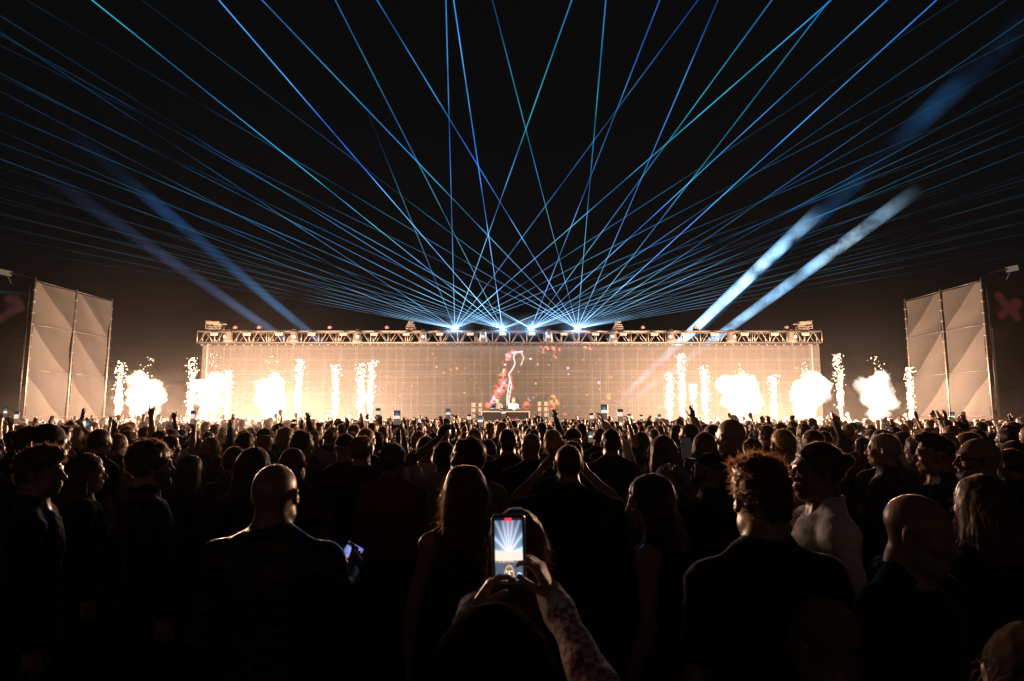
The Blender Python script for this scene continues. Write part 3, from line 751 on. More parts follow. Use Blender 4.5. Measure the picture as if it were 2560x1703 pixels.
# ------------------------------------------------------------------ beams of light
def beam_mat(name, cols, k0, fade, mott, msc, powr=1.0, nearf=1.4, end=None):
    m = bpy.data.materials.new(name); m.use_nodes = True; nt = m.node_tree; nt.nodes.clear(); L = nt.links.new; N = nt.nodes.new
    tc = N('ShaderNodeTexCoord'); sep = N('ShaderNodeSeparateXYZ'); L(tc.outputs['Object'], sep.inputs[0])
    def math_(op, a, b=None):
        n = N('ShaderNodeMath'); n.operation = op
        for i, v in enumerate((a, b)):
            if v is None: continue
            if isinstance(v, (int, float)): n.inputs[i].default_value = v
            else: L(v, n.inputs[i])
        return n.outputs[0]
    # the beam's own length runs along its local Z; scattered light falls off along it
    fall = math_('POWER', 2.718, math_('MULTIPLY', sep.outputs['Z'], -1/fade))
    near = math_('ADD', math_('MULTIPLY', math_('POWER', 2.718, math_('MULTIPLY', sep.outputs['Z'], -1/1.1)), nearf*2.2), math_('MULTIPLY', math_('POWER', 2.718, math_('MULTIPLY', sep.outputs['Z'], -1/5.0)), nearf*.45))
    if end:
        mre = N('ShaderNodeMapRange'); mre.interpolation_type = 'SMOOTHSTEP'; mre.inputs['From Min'].default_value = end[0]; mre.inputs['From Max'].default_value = end[1]
        mre.inputs['To Min'].default_value = 1; mre.inputs['To Max'].default_value = 0; L(sep.outputs['Z'], mre.inputs['Value']); fall = math_('MULTIPLY', fall, mre.outputs['Result'])
    lw = N('ShaderNodeLayerWeight'); lw.inputs['Blend'].default_value = .5
    soft = math_('POWER', math_('SUBTRACT', 1.0, lw.outputs['Facing']), powr)
    ge = N('ShaderNodeNewGeometry'); nz_ = N('ShaderNodeTexNoise'); nz_.inputs['Scale'].default_value = msc; nz_.inputs['Detail'].default_value = 4
    L(ge.outputs['Position'], nz_.inputs['Vector'])
    mr = N('ShaderNodeMapRange'); mr.inputs['From Min'].default_value = .36; mr.inputs['From Max'].default_value = .64; mr.inputs['To Min'].default_value = 1-mott; mr.inputs['To Max'].default_value = 1+mott*.5
    L(nz_.outputs['Fac'], mr.inputs['Value'])
    n2 = N('ShaderNodeTexNoise'); n2.inputs['Scale'].default_value = .22; L(ge.outputs['Position'], n2.inputs['Vector'])
    mr2 = N('ShaderNodeMapRange'); mr2.inputs['From Min'].default_value = .40; mr2.inputs['From Max'].default_value = .60; L(n2.outputs['Fac'], mr2.inputs['Value'])
    mc = N('ShaderNodeMix'); mc.data_type = 'RGBA'; mc.inputs['A'].default_value = (*cols[0], 1); mc.inputs['B'].default_value = (*cols[1], 1)
    L(mr2.outputs['Result'], mc.inputs['Factor'])
    oi = N('ShaderNodeObjectInfo'); vary = math_('ADD', math_('MULTIPLY', oi.outputs['Random'], .9), .45)
    st = math_('MULTIPLY', math_('MULTIPLY', math_('MULTIPLY', math_('MULTIPLY', math_('ADD', fall, near), soft), mr.outputs['Result']), k0), vary)
    ice = N('ShaderNodeMapRange'); ice.inputs['From Min'].default_value = 0; ice.inputs['From Max'].default_value = 13; ice.inputs['To Min'].default_value = .85; ice.inputs['To Max'].default_value = 0
    L(sep.outputs['Z'], ice.inputs['Value']); mi_ = N('ShaderNodeMix'); mi_.data_type = 'RGBA'; L(ice.outputs['Result'], mi_.inputs['Factor']); L(mc.outputs['Result'], mi_.inputs['A']); mi_.inputs['B'].default_value = (.34,.62,1,1)
    em = N('ShaderNodeEmission'); L(mi_.outputs['Result'], em.inputs['Color']); L(st, em.inputs['Strength'])
    tr = N('ShaderNodeBsdfTransparent'); ad = N('ShaderNodeAddShader'); L(em.outputs[0], ad.inputs[0]); L(tr.outputs[0], ad.inputs[1])
    o = N('ShaderNodeOutputMaterial'); L(ad.outputs[0], o.inputs['Surface']); m.cycles.emission_sampling = 'NONE'; return m
BMAT = [beam_mat('laser_blue_cyan', ((.03,.30,.85), (.03,.46,.66)), 1.3, 18, .65, .45, 1.0, 1.2),
        beam_mat('laser_blue', ((.03,.22,.95), (.06,.38,.90)), 1.3, 18, .65, .45, 1.0, 1.4),
        beam_mat('laser_mid', ((.04,.30,.80), (.05,.40,.62)), .95, 6.5, .85, .28, 1.0, 1.1),
        beam_mat('laser_thin', ((.10,.36,.65), (.12,.42,.55)), .55, 5.5, .85, .25, 1.0, 1.0),
        beam_mat('laser_short', ((.03,.30,.85), (.03,.42,.62)), .80, 17, .5, .45, 1.0, 1.4, (8, 14.5))]
def cyl(rad0, rad1, L_, n=10, rings=2):
    mb = MB(); mb.tube([(0,0,L_*k/(rings-1)) for k in range(rings)], [rad0+(rad1-rad0)*k/(rings-1) for k in range(rings)], n, cap=False); return mb
def beam(parent, src, dir_, L_, r0, r1, mat):
    o = cyl(r0, r1, L_).build('beam', mat, parent, True); o.rotation_mode = 'QUATERNION'
    o.rotation_quaternion = Vector(dir_).to_track_quat('Z', 'Y'); o.location = src-parent.location; return o
TAU = math.radians(21)
def fan_dir(src, spx, cot):
    # a flat fan tilted up over the audience: where the camera ray through the wanted slope meets that plane
    nrm = Vector((0, math.sin(TAU), math.cos(TAU)))
    d = ray(spx[0]+cot*200, spx[1]-200); t = (src-CAM).dot(nrm)/d.dot(nrm); return (CAM+d*t-src).normalized()
A = [-.40,-.027,.353,.734,1.136,1.517,1.92,2.38,2.78]+[-1.52,-1.9,-2.28,-2.66,-3.05,-3.45,-3.9,-4.4,-4.9,-5.5]
B = [-.148,-.507,-.86,-1.245,-1.60,-1.96,-2.32,-2.70,-3.1,-3.5,-3.95,-4.4,-5.0]+[2.45,2.8,3.2,3.6]
C_ = [.39,.73,1.08,1.44,1.80,2.18,2.55,2.92,3.3,3.7,4.1,4.6,5.2]+[-1.8,-2.1,.13]
D_ = [-.257,-.607,-.956,-1.32,-1.67,-2.03,.087,.427,.766,1.09,1.44,1.80,2.16,2.52,2.9,3.3,3.75,4.2,4.7,5.3,6.0]
lasers = []
for nm, spx, cots, lab in (('A',(1137,823),A,'outer left laser projector on the truss throwing a wide fan of blue beams'),('B',(1256,822),B,'inner left laser projector on the truss fanning blue beams to the left'),
        ('C',(1328,822),C_,'inner right laser projector on the truss fanning blue beams to the right'),('D',(1443,822),D_,'outer right laser projector on the truss with a broad cyan beam fan')):
    src = wpt(spx[0], spx[1], YT-.35); r = empty('laser_projector', (src.x, src.y, tz1+.05)); tag(r, lab, 'laser projector', 'laser projectors on the truss')
    r.location = (src.x, src.y+.12, tz1+.045)
    MB().box((0,0,.10), (.17,.11,.09)).build('housing', dark, r, bevel=.01)
    MB().lathe((0,-.115,.10), [(.0,-.01),(.075,-.01),(.075,.01),(.0,.01)], 14, 'y').build('lens', emat('laser_lens', (.55,.82,1), 200), r)
    src = Vector((r.location.x, r.location.y-.13, r.location.z+.10))
    for i, c in enumerate(cots):
        thin = abs(c) > 2.7; d = fan_dir(src, spx, c)
        L_ = 34 if not thin else 46
        if nm == 'A' and i == 0: L_ = 15
        if nm == 'C' and i == 15: continue
        # nobody needs the part that leaves the air volume
        lim = [L_]
        if d.z > 0: lim.append((28.5-src.z)/d.z)
        if d.y < 0: lim.append((src.y+13)/-d.y)
        if abs(d.x) > 1e-3: lim.append((58-abs(src.x))/abs(d.x))
        L_ = min(lim); mt = BMAT[3] if thin else BMAT[2] if abs(c) > 1.25 else BMAT[(i+(nm in 'BC')) % 2]
        if nm == 'A' and i == 0: mt = BMAT[4]
        beam(r, src, d, L_, .011 if not thin else .008, .025 if not thin else .017, mt)
    ld = bpy.data.lights.new('laser_glow', 'POINT'); ld.energy = 190; ld.color = (.15,.52,1); ld.shadow_soft_size = .05
    lo = bpy.data.objects.new('laser_glow', ld); COL.objects.link(lo); lo.parent = r; lo.location = (0, -.32, .16)
    lasers.append(r)
# fog added round each laser to make its flare of light
_mb = MB(); _mb.lathe((0,0,0), [(math.sin(math.pi*j/16)+1e-4, -math.cos(math.pi*j/16)) for j in range(17)], 32)
for r in lasers:
    o = _mb.build('laser_flare_fog', None, None, True); o.scale = (1.5, 1.0, 1.0); o.location = (r.location.x, r.location.y-.2, r.location.z+.12)
    m = MATS.get('flare_fog')
    if m is None:
        m = bpy.data.materials.new('flare_fog'); MATS['flare_fog'] = m; m.use_nodes = True; nt = m.node_tree; nt.nodes.clear()
        pv = nt.nodes.new('ShaderNodeVolumePrincipled'); ou = nt.nodes.new('ShaderNodeOutputMaterial'); nt.links.new(pv.outputs[0], ou.inputs['Volume'])
        pv.inputs['Color'].default_value = (.9,.95,1,1); pv.inputs['Anisotropy'].default_value = .5
        gt = nt.nodes.new('ShaderNodeTexGradient'); gt.gradient_type = 'QUADRATIC_SPHERE'; gc = nt.nodes.new('ShaderNodeTexCoord'); nt.links.new(gc.outputs['Object'], gt.inputs[0])
        gm = nt.nodes.new('ShaderNodeMath'); gm.operation = 'MULTIPLY'; gm.inputs[1].default_value = .16; nt.links.new(gt.outputs[1], gm.inputs[0]); nt.links.new(gm.outputs[0], pv.inputs['Density'])
    o.data.materials.append(m); tag(o, 'thin fog added for the flare round the ' + r['label'].split(' laser')[0] + ' laser projector', 'fog', kind='stuff')
# wash beams rising from behind the wall
gear_ = pmat('lamp_base', (.03,.03,.03), .5)
def spot(name_px, up_px, Lb, r0, r1, mat, label):
    s_ = wpt(*name_px, 36.0); u = wpt(*up_px, 34.2 if True else 36)
    d = (u-s_).normalized(); r = empty('beam_spotlight', (s_.x, s_.y, 1.0)); tag(r, label, 'spotlight', 'beam spotlights on the deck behind the wall')
    hz_ = s_.z-1.0
    MB().box((0,0,(hz_-.5)/2), (.28,.28,(hz_-.5)/2)).build('riser', dark, r, bevel=.01); MB().box((0,0,hz_-.41), (.2,.18,.08)).build('base', gear_, r, bevel=.01)
    y = MB(); y.tube([(-.2,0,hz_-.38),(-.2,0,hz_)], .03, 6); y.tube([(.2,0,hz_-.38),(.2,0,hz_)], .03, 6); y.build('yoke', dark, r)
    q = Vector(d).to_track_quat('Z', 'Y').to_matrix()
    MB().lathe((0,0,hz_), [(.0,-.2),(.12,-.2),(.16,-.05),(.16,.18),(.0,.19)], 14, R=q).build('lamp_head', dark, r)
    MB().lathe(Vector((0,0,hz_))+q@Vector((0,0,.195)), [(.0,0),(.14,.0),(.14,.01),(.0,.01)], 14, R=q).build('lens', emat('spot_lens', (.7,.85,1), 3), r)
    src = Vector((s_.x, s_.y, s_.z))+d*.2
    o = cyl(r0, r1, Lb, 24, 2).build('beam', mat, r, True); o.rotation_mode = 'QUATERNION'
    o.rotation_quaternion = d.to_track_quat('Z', 'Y'); o.location = src-Vector((s_.x, s_.y, 1.0)); return r
SB = beam_mat('spot_white', ((.30,.60,.95), (.50,.78,1.0)), 1.15, 60, 1.0, .75, 1.4, 0, (10.0, 16.0))
SB2 = beam_mat('spot_white_long', ((.30,.60,.95), (.50,.78,1.0)), 1.15, 60, 1.0, .75, 1.6, 0, (14.0, 20.0))
SF = beam_mat('spot_blue', ((.05,.20,.55), (.05,.30,.62)), .24, 24, .8, .35, 1.9, 0, (13, 26))
SP = beam_mat('spot_dim', ((.12,.16,.36), (.12,.19,.42)), .17, 24, .45, .35, 1.9, 0, (10, 25))
SR = beam_mat('spot_far', ((.03,.18,.50), (.03,.22,.55)), .11, 60, .95, .22, 1.9, 0, (28, 33))
spot((1535,1012), (2086,492), 16.0, .16, .45, SB, 'left of the two bright white-blue light beams rising to the right')
spot((1566,1010), (2262,497), 20.0, .16, .45, SB2, 'right of the two bright white-blue light beams rising to the right')
spot((1010,1030), (90,260), 27, .13, .55, SF, 'broad soft blue light beam rising to the left')
spot((960,1020), (60,400), 27, .13, .55, SP, 'faint violet light beam rising to the left below the blue one')
spot((1545,1012), (2560,60), 33.5, .14, .9, SR, 'faint blue light beam rising to the upper right corner')

# ------------------------------------------------------------------ flame jets
YF = 29.8
def vol_mat(name, col, strength, scat=0.):
    m = bpy.data.materials.new(name); m.use_nodes = True; nt = m.node_tree; nt.nodes.clear()
    pv = nt.nodes.new('ShaderNodeVolumePrincipled'); ou = nt.nodes.new('ShaderNodeOutputMaterial')
    pv.inputs['Density'].default_value = scat; pv.inputs['Color'].default_value = (.9,.9,.95,1)
    pv.inputs['Emission Strength'].default_value = strength; pv.inputs['Emission Color'].default_value = (*col, 1)
    nt.links.new(pv.outputs[0], ou.inputs['Volume']); return m
FM = vol_mat('flame_body', (1, .76, .54), 4.0); CM = vol_mat('flame_cloud', (1, .84, .70), 2.4, 0.)
SM = emat('spark', (1, .78, .52), 9)
def flame_cloud(px0, px1, ytop, label, legs=2, lean=0., seed=0, white=False):
    a = at(px0, ytop, YF); b = at(px1, ytop, YF); w = b.x-a.x; cx = (a.x+b.x)/2; zt = a.z; zb = 1.0; h = zt-zb
    r = empty('flame_jet', (cx, YF, zb)); tag(r, label, 'flame')
    F = Field((-w*.75-.3, -.75, -.05), (w*.75+.3, .75, h+.45), .035)
    rg = np.random.default_rng(seed)
    for i in range(13):
        x = rg.uniform(-.36, .36)*w+lean*.3; z = h*rg.uniform(.48, .88); rr = rg.uniform(.15, .23)*w
        F.ell((x, rg.uniform(-.15,.15), z), (rr, rr*.9, rr*1.05), k=.12)
    F.ell((lean*.2, 0, h*.62), (w*.36, .42, h*.27), k=.15)
    for i in range(legs):
        fx = ((i+.5)/legs-.5)*w*.75 if legs > 1 else 0
        F.cap((fx*.95-lean*.2, 0, .0), (fx*.75, 0, h*.55), .10, w*(.20 if legs > 1 else .34), k=.12)
    F.wobble(.16, 2.6, seed=seed); F.wobble(.10, 6, seed=seed+1); F.wobble(.06, 13, seed=seed+2); F.wobble(.03, 26, seed=seed+3)
    V, Fc = F.net(); put('flame', fast_mesh('flame', V, Fc), FM if not white else CM, r)
    MB().box((0,0,.06), (.22,.18,.06)).build('nozzle_box', dark, r)
    sparks(r, w*.50, h*1.0, 34, seed, h*.10)
    lamp(r, (0, 0, h*.6), 1.0); return r
def lamp(r, loc, k):
    ld = bpy.data.lights.new('flame_light', 'POINT'); ld.energy = FLAME_W*k; ld.color = (1, .57, .35); ld.shadow_soft_size = .35
    lo = bpy.data.objects.new('flame_light', ld); COL.objects.link(lo); lo.parent = r; lo.location = loc
def sparks(r, w, h, n, seed, zoff=0.):
    rg = np.random.default_rng(seed+99); mb = MB()
    for i in range(n):
        t = rg.beta(2.2, 1.1)*1.12; z = zoff+h*t; x = rg.normal(0, .25)*w*(.35+.65*t); y = rg.normal(0, .12)
        s = rg.uniform(.008, .018)*(2.0 if rg.random() < .08 else 1)
        i0 = len(mb.v)
        for v in ((s,0,0),(-s,0,0),(0,s,0),(0,-s,0),(0,0,s*1.6),(0,0,-s*1.6)): mb.v.append((x+v[0], y+v[1], z+v[2]))
        for q in ((0,2,4),(2,1,4),(1,3,4),(3,0,4),(2,0,5),(1,2,5),(3,1,5),(0,3,5)): mb.f.append(tuple(i0+k for k in q))
    o = mb.build('sparks', SM, r); o['kind'] = 'stuff'
def fountain(px, ytop, wpx, label, seed=0, lean=0.):
    a = at(px, ytop, YF); w = wpx/FPX*YF; h = a.z-1.0
    r = empty('spark_fountain', (a.x, YF+.1, 1.0)); tag(r, label, 'spark fountain')
    F = Field((-w*.9-.15, -.4, -.02), (w*.9+.15, .4, h+.1), .03)
    F.cap((0,0,0), (lean*w*.5,0,h*.55), .05, w*.30, k=0); F.cap((lean*w*.5,0,h*.5), (lean*w,0,h*.84), w*.28, w*.09, k=.08)
    F.wobble(.05, 6, 6, 4, seed); F.wobble(.075, 11, 11, 6, seed+4); F.wobble(.03, 22, seed=seed+5)
    V, Fc = F.net(); put('flame', fast_mesh('flame', V, Fc), MATF, r)
    MB().box((0,0,.05), (.10,.10,.05)).build('nozzle_box', dark, r)
    sparks(r, w*.85, h*.95, 260, seed); lamp(r, (0, 0, h*.5), .42); return r
MATF = vol_mat('spark_core', (1, .72, .46), 9)
for i, (p0_, p1_, yt, lg, ln, wh_, lb) in enumerate((
   (322,416,926,2,.0,0,'leftmost flame cloud, next to the left fabric tower'),(492,566,920,2,.1,0,'flame cloud in front of the left end of the LED wall'),
   (644,726,924,2,.0,0,'squarish white flame cloud with sparks, third flame from the left'),(1793,1902,940,1,-.1,1,'T-shaped white flame cloud right of the spark fountains'),
   (1962,2064,928,1,.25,1,'tall white flame cloud at the right end of the LED wall'),(2140,2238,926,1,.3,1,'rightmost leaning flame cloud beside the right fabric tower'))):
    flame_cloud(p0_, p1_, yt, lb, lg, ln, seed=11+i*7, white=bool(wh_))
for i, (px, yt, w, lb) in enumerate((
   (300,915,30,'spark fountain beside the left fabric tower'),(478,905,30,'spark fountain left of the second flame cloud'),(570,935,24,'spark fountain right of the second flame cloud'),
   (748,910,26,'thin spark fountain just right of the squarish flame'),(838,922,26,'lone spark fountain between the squarish flame and the twin fountain'),
   (902,918,28,'left of the twin spark fountains on the left side of the wall'),(928,912,26,'right of the twin spark fountains on the left side of the wall'),
   (1674,940,28,'left of the four close spark fountains right of the booth'),(1702,896,28,'tallest spark fountain, second of the four close ones'),
   (1734,968,20,'smallest spark fountain, third of the four close ones'),(1764,925,28,'rightmost of the four close spark fountains'),
   (1934,945,24,'lone spark fountain between the two broad right flame clouds'),(2096,897,26,'spark fountain just past the right end of the LED wall'),
   (2275,928,22,'spark fountain at the edge of the right fabric tower'))):
    fountain(px, yt, w, lb, seed=40+i*3, lean=.25*math.sin(i*1.7))

# ------------------------------------------------------------------ fabric towers either side
def fabric(name):
    m = pmat(name, (.30,.27,.235), .8, spec=.2, noise=.08, nscale=30); return m
def tower(pts, label, sgn, seed):
    # pts: near to far pole (x, y); H 8 m; fabric sheets between
    H = 7.95; r = empty('fabric_tower', (pts[0][0], pts[0][1], 0)); tag(r, label, 'fabric tower'); o = Vector((pts[0][0], pts[0][1], 0))
    tilt = 0
    for k, (x, y) in enumerate(pts):
        for d in (0, 1):
            p = Vector((x+sgn*.22*d, y+.02, 0))-o; mb = MB(); mb.tube([p, p+Vector((0,0,H-(.35 if d else 0)))], .036 if not d else .028, 8)
            for z in np.arange(.4, H-.2, .5):
                if d == 0: mb.lathe(p+Vector((0,0,z)), [(.0,-.012),(.085,-.012),(.085,.012),(.0,.012)], 8)
            if d: 
                for z in np.arange(.6, H-.5, 2.0): mb.tube([p+Vector((0,0,z)), p+Vector((-sgn*.22,0,z))], .02, 6)
            mb.build('pole', alu, r, True)
    for k in range(len(pts)-1):
        (xa, ya), (xb, yb) = pts[k], pts[k+1]; n, mz = 40, 150; V = np.zeros((n+1, mz+1, 3)); rg = np.random.default_rng(seed+k)
        nrm = np.array([yb-ya, -(xb-xa)]); nrm = nrm/np.linalg.norm(nrm)*sgn
        for i in range(n+1):
            for j in range(mz+1):
                u = .03+.94*i/n; z = .25+(H-.42)*j/mz; v = z/2.0
                # cloth pulled into triangles: diagonal creases running from the outer pole down to the inner one
                q = ((z+.88*2.5*u)/2.2+.30) % 1.0; dd = .022*q*math.sin(math.pi*u)+.03*math.sin(9*(z/2.2+.4*u))*math.sin(math.pi*u)*(.5+.5*math.sin(3*z+seed))
                dd += .035*noise3(np.array([u*3+k]), np.array([v*2.0+u*3+seed]), np.array([seed*1.]))[0]*2
                dd += .05*math.sin(math.pi*u)
                V[i, j] = (xa+(xb-xa)*u-o.x+nrm[0]*dd, ya+(yb-ya)*u-o.y+nrm[1]*dd, z)
        idx = np.arange((n+1)*(mz+1)).reshape(n+1, mz+1)
        Fq = np.stack([idx[:-1,:-1], idx[1:,:-1], idx[1:,1:], idx[:-1,1:]], -1).reshape(-1, 4)
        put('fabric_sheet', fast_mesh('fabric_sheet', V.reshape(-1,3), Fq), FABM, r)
        for z in (H-.12, 5.9, 3.9, 1.9):
            MB().tube([Vector((xa, ya+.05, z))-o, Vector((xb, yb+.05, z))-o], .010, 6).build('ledger_rail', pmat('rail_dark', (.03,.028,.026), .5), r, True)
    return r
def fabric_mat(sg):
    m = bpy.data.materials.new('banded_fabric'); m.use_nodes = True; nt = m.node_tree; b = nt.nodes['Principled BSDF']; L = nt.links.new; N = nt.nodes.new
    b.inputs['Roughness'].default_value = .85; b.inputs['Specular IOR Level'].default_value = .2
    tc = N('ShaderNodeTexCoord'); sep = N('ShaderNodeSeparateXYZ'); L(tc.outputs['Object'], sep.inputs[0])
    def mt(op, a, b_=None):
        n = N('ShaderNodeMath'); n.operation = op
        for i, v in enumerate((a, b_)):
            if v is None: continue
            if isinstance(v, (int, float)): n.inputs[i].default_value = v
            else: L(v, n.inputs[i])
        return n.outputs[0]
    # dark-to-pale tone that runs in slanting saw-tooth bands, one every 2.2 m
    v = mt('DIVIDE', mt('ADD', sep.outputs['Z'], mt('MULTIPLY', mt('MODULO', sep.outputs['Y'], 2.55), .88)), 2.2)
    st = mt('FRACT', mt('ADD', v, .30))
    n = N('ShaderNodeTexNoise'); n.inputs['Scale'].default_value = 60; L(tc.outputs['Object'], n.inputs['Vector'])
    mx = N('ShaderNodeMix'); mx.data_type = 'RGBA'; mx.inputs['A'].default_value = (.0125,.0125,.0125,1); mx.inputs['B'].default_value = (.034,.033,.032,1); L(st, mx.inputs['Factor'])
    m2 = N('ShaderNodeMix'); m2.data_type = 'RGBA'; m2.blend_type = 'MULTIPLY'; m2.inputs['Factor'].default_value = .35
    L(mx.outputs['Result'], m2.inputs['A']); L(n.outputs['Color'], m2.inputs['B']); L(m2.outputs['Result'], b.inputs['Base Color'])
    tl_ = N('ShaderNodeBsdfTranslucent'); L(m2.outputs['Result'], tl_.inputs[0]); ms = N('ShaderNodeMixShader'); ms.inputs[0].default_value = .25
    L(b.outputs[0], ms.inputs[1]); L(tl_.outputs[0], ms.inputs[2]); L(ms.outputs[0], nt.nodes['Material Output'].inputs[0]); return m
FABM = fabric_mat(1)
lp = [(at(88,690,27.6).x,27.6),(at(192,716,30.1).x,30.1),(at(281,737,32.7).x,32.7)]
rp = [(at(2453,690,27.6).x,27.6),(at(2350,714,30.1).x,30.1),(at(2261,735,32.7).x,32.7)]
tower(lp, 'tall pale fabric scaffold tower at the left side of the stage', -1, 3)
tower(rp, 'tall creased fabric scaffold tower at the right side of the stage', 1, 8)

# dark side structures beyond the towers
for sg, lab in ((-1, 'dark side stage wall with a dim pink and teal glow, far left'), (1, 'dark side stage wall with a dim red star shape, far right')):
    xi = abs(at(2480,900,34).x) if sg > 0 else abs(at(66,900,34).x)
    r = empty('side_stage', (sg*(xi+3), 34, 0)); tag(r, lab, 'side stage')
    MB().box((0,.3,4.1), (3.1,.15,4.1)).build('back_wall', pmat('side_black', (.012,.011,.010), .7, noise=.4, nscale=1.2), r)
    MB().box((0,.0,2.85), (3.0,.14,.6)).build('grey_barrier', pmat('barrier_grey', (.05,.045,.042), .7, noise=.3, nscale=2), r)
    fr = MB()
    for s2 in (-1, 1): fr.tube([(-2.6*s2,-.2,1.2),(1.2*s2,-.2,4.6)], .035, 6)
    fr.tube([(-3.0,-.2,5.9),(3.0,-.2,5.9)], .03, 6); fr.tube([(-3.0,-.2,0),(-3.0,-.2,8)], .035, 6); fr.tube([(3.0,-.2,0),(3.0,-.2,8)], .035, 6)
    fr.build('cross_brace', pmat('brace_grey', (.08,.075,.07), .6), r)
    n = 44; V = []; Fc = []; cols = []
    for i in range(n):
        for j in range(n):
            u = (i+.5)/n*2-1; v = (j+.5)/n*2-1
            if sg > 0:
                nn = noise3(np.array([u*5.]), np.array([v*5.]), np.array([3.]))[0]*.10; a_ = .8*u+.6*v; b_ = -.6*u+.8*v; e = max(0, min(1, (.27+nn-min(abs(a_)+max(0, abs(b_)-.75)*2, abs(b_+.15)+max(0, abs(a_)-.6)*2))*9)); c = (.040*e, .006*e, .008*e)
            else:
                nn = noise3(np.array([u*2.]), np.array([v*2.+4]), np.array([1.]))[0]; e = max(0, min(1, (.55+.6*nn-math.hypot(u, v+.2))*3)); t = math.exp(-((v-.72+.08*u)/.06)**2)*(1-u)*.4
                c = (.040*e, .012*e+.045*t, .015*e+.04*t)
            i0 = len(V); h_ = 1/n
            for du, dv in ((-h_,-h_),(h_,-h_),(h_,h_),(-h_,h_)): V.append(((u+du)*1.15, 0, (v+dv)*1.15))
            Fc.append((i0,i0+1,i0+2,i0+3)); cols.append(c)
    me = fast_mesh('glowing_panel', V, Fc, False); ca = me.color_attributes.new('picture', 'FLOAT_COLOR', 'CORNER')
    arr = np.ones((len(Fc), 4, 4), np.float32); arr[..., :3] = np.array(cols)[:, None, :]; ca.data.foreach_set('color', arr.ravel())
    gp = put('glowing_panel', me, attr_emat('side_picture', .9), r)
    tgt = at(2520,765,33.7) if sg > 0 else at(22,770,33.7); gp.location = (tgt.x-r.location.x, -.26, tgt.z)
    fl = empty('flood_lamp', at(2530,672,33.6) if sg > 0 else at(14,682,33.6)); tag(fl, 'small pale flood lamp on a bracket above the %s side stage' % ('right' if sg > 0 else 'left'), 'flood lamp')
    MB().box((0,0,0), (.25,.12,.14), Matrix.Rotation(-.2*sg, 3, 'Y')).build('lamp_head', emat('flood_face', (.55,.42,.28), .28), fl)
    MB().tube([(-sg*.25,0,-.02),(-sg*1.3,.1,-.25)], [.06,.015], 6).build('bracket', pmat('bracket_tan', (.12,.10,.08), .6), fl)
    MB().tube([(0,.1,-.1),(0,.45,-.5)], .03, 6).build('arm', alu2, fl)

# ------------------------------------------------------------------ booth, speakers, players
bl = at(1204,1030,33.4); brt = at(1323,1030,33.4); bz = bl.z
bth = empty('performer_booth', ((bl.x+brt.x)/2, 33.4, .98)); tag(bth, 'black performer booth in the middle of the stage deck', 'booth'); bw_ = (brt.x-bl.x)/2; bh = bz-.98
MB().box((0,.35,bh/2), (bw_-.02,.33,bh/2-.01)).build('cabinet', pmat('booth_black', (.012,.012,.013), .35), bth)
f = MB(); f.box((0,.35,bh+.015), (bw_+.03,.40,.022)); f.box((-bw_-.0,.0,bh/2), (.022,.022,bh/2)); f.box((bw_+.0,.0,bh/2), (.022,.022,bh/2)); f.build('pale_edge', pmat('edge_pale', (.3,.28,.25), .5), bth)
lg = MB(); 
for a in range(5): 
    an = a*2*math.pi/5; lg.box((-.62*bw_+.06*math.cos(an), .012, bh*.52+.06*math.sin(an)), (.03,.004,.03))
lg.build('emblem', emat('emblem_white', (.8,.85,1), .8), bth)
pg = MB(); 
pg.box((.14*bw_,.012,bh*.45), (.30,.004,.08), Matrix.Rotation(-.7, 3, 'Y')); pg.box((.36*bw_,.010,bh*.62), (.2,.004,.05), Matrix.Rotation(-.7, 3, 'Y')); pg.build('pink_graphic', emat('pink_led', (.9,.12,.22), .7), bth)
gear = pmat('gear_black', (.02,.02,.022), .4); 
for i, (dx, lb) in enumerate(((-.75,'left deck player on the booth top'),(-.25,'mixer console between the deck players on the booth'),(.25,'middle right deck player on the booth top'),(.75,'rightmost deck player on the booth top'))):
    q = empty('mixer' if i == 1 else 'deck_player', (bth.location.x+dx*.9, 33.4+.3, bz+.04)); tag(q, lb, 'music gear')
    MB().box((0,0,.05), (.17,.2,.05)).build('case', gear, q, bevel=.008)
    if i == 1:
        k = MB(); [k.lathe((-.1+.05*a, -.12+.08*b, .1), [(.0,0),(.014,0),(.014,.025),(.0,.026)], 8) for a in range(5) for b in range(3)]; k.build('knob_row', alu2, q)
    else: MB().lathe((0,-.03,.1), [(.0,0),(.12,0),(.115,.02),(.0,.022)], 20).build('jog_wheel', alu2, q); MB().box((0,.14,.13), (.1,.01,.04)).build('display', emat('display_blue', (.4,.7,1), .8), q)
cab_m = pmat('cabinet_pale', (.07,.067,.063), .5, noise=.1); 
def cabinet():
    r = empty('speaker_cabinet', (0,0,0)); MB().box((0,0,.14), (.28,.25,.135)).build('case', cab_m, r, bevel=.01)
    s_ = MB(); s_.box((-.02,-.254,.20), (.05,.004,.025)); s_.box((-.02,-.254,.09), (.05,.004,.025)); s_.build('horn_slot', dark, r)
    g_ = MB(); g_.box((.16,-.254,.14), (.08,.004,.10)); g_.build('grille', pmat('grille_grey', (.20,.20,.20), .6), r); 
    g_ = MB(); g_.box((-.17,-.254,.14), (.08,.004,.10)); g_.build('grille', pmat('grille_grey', (.2,.2,.2), .6), r); return r
c0 = cabinet(); register(c0); first = True
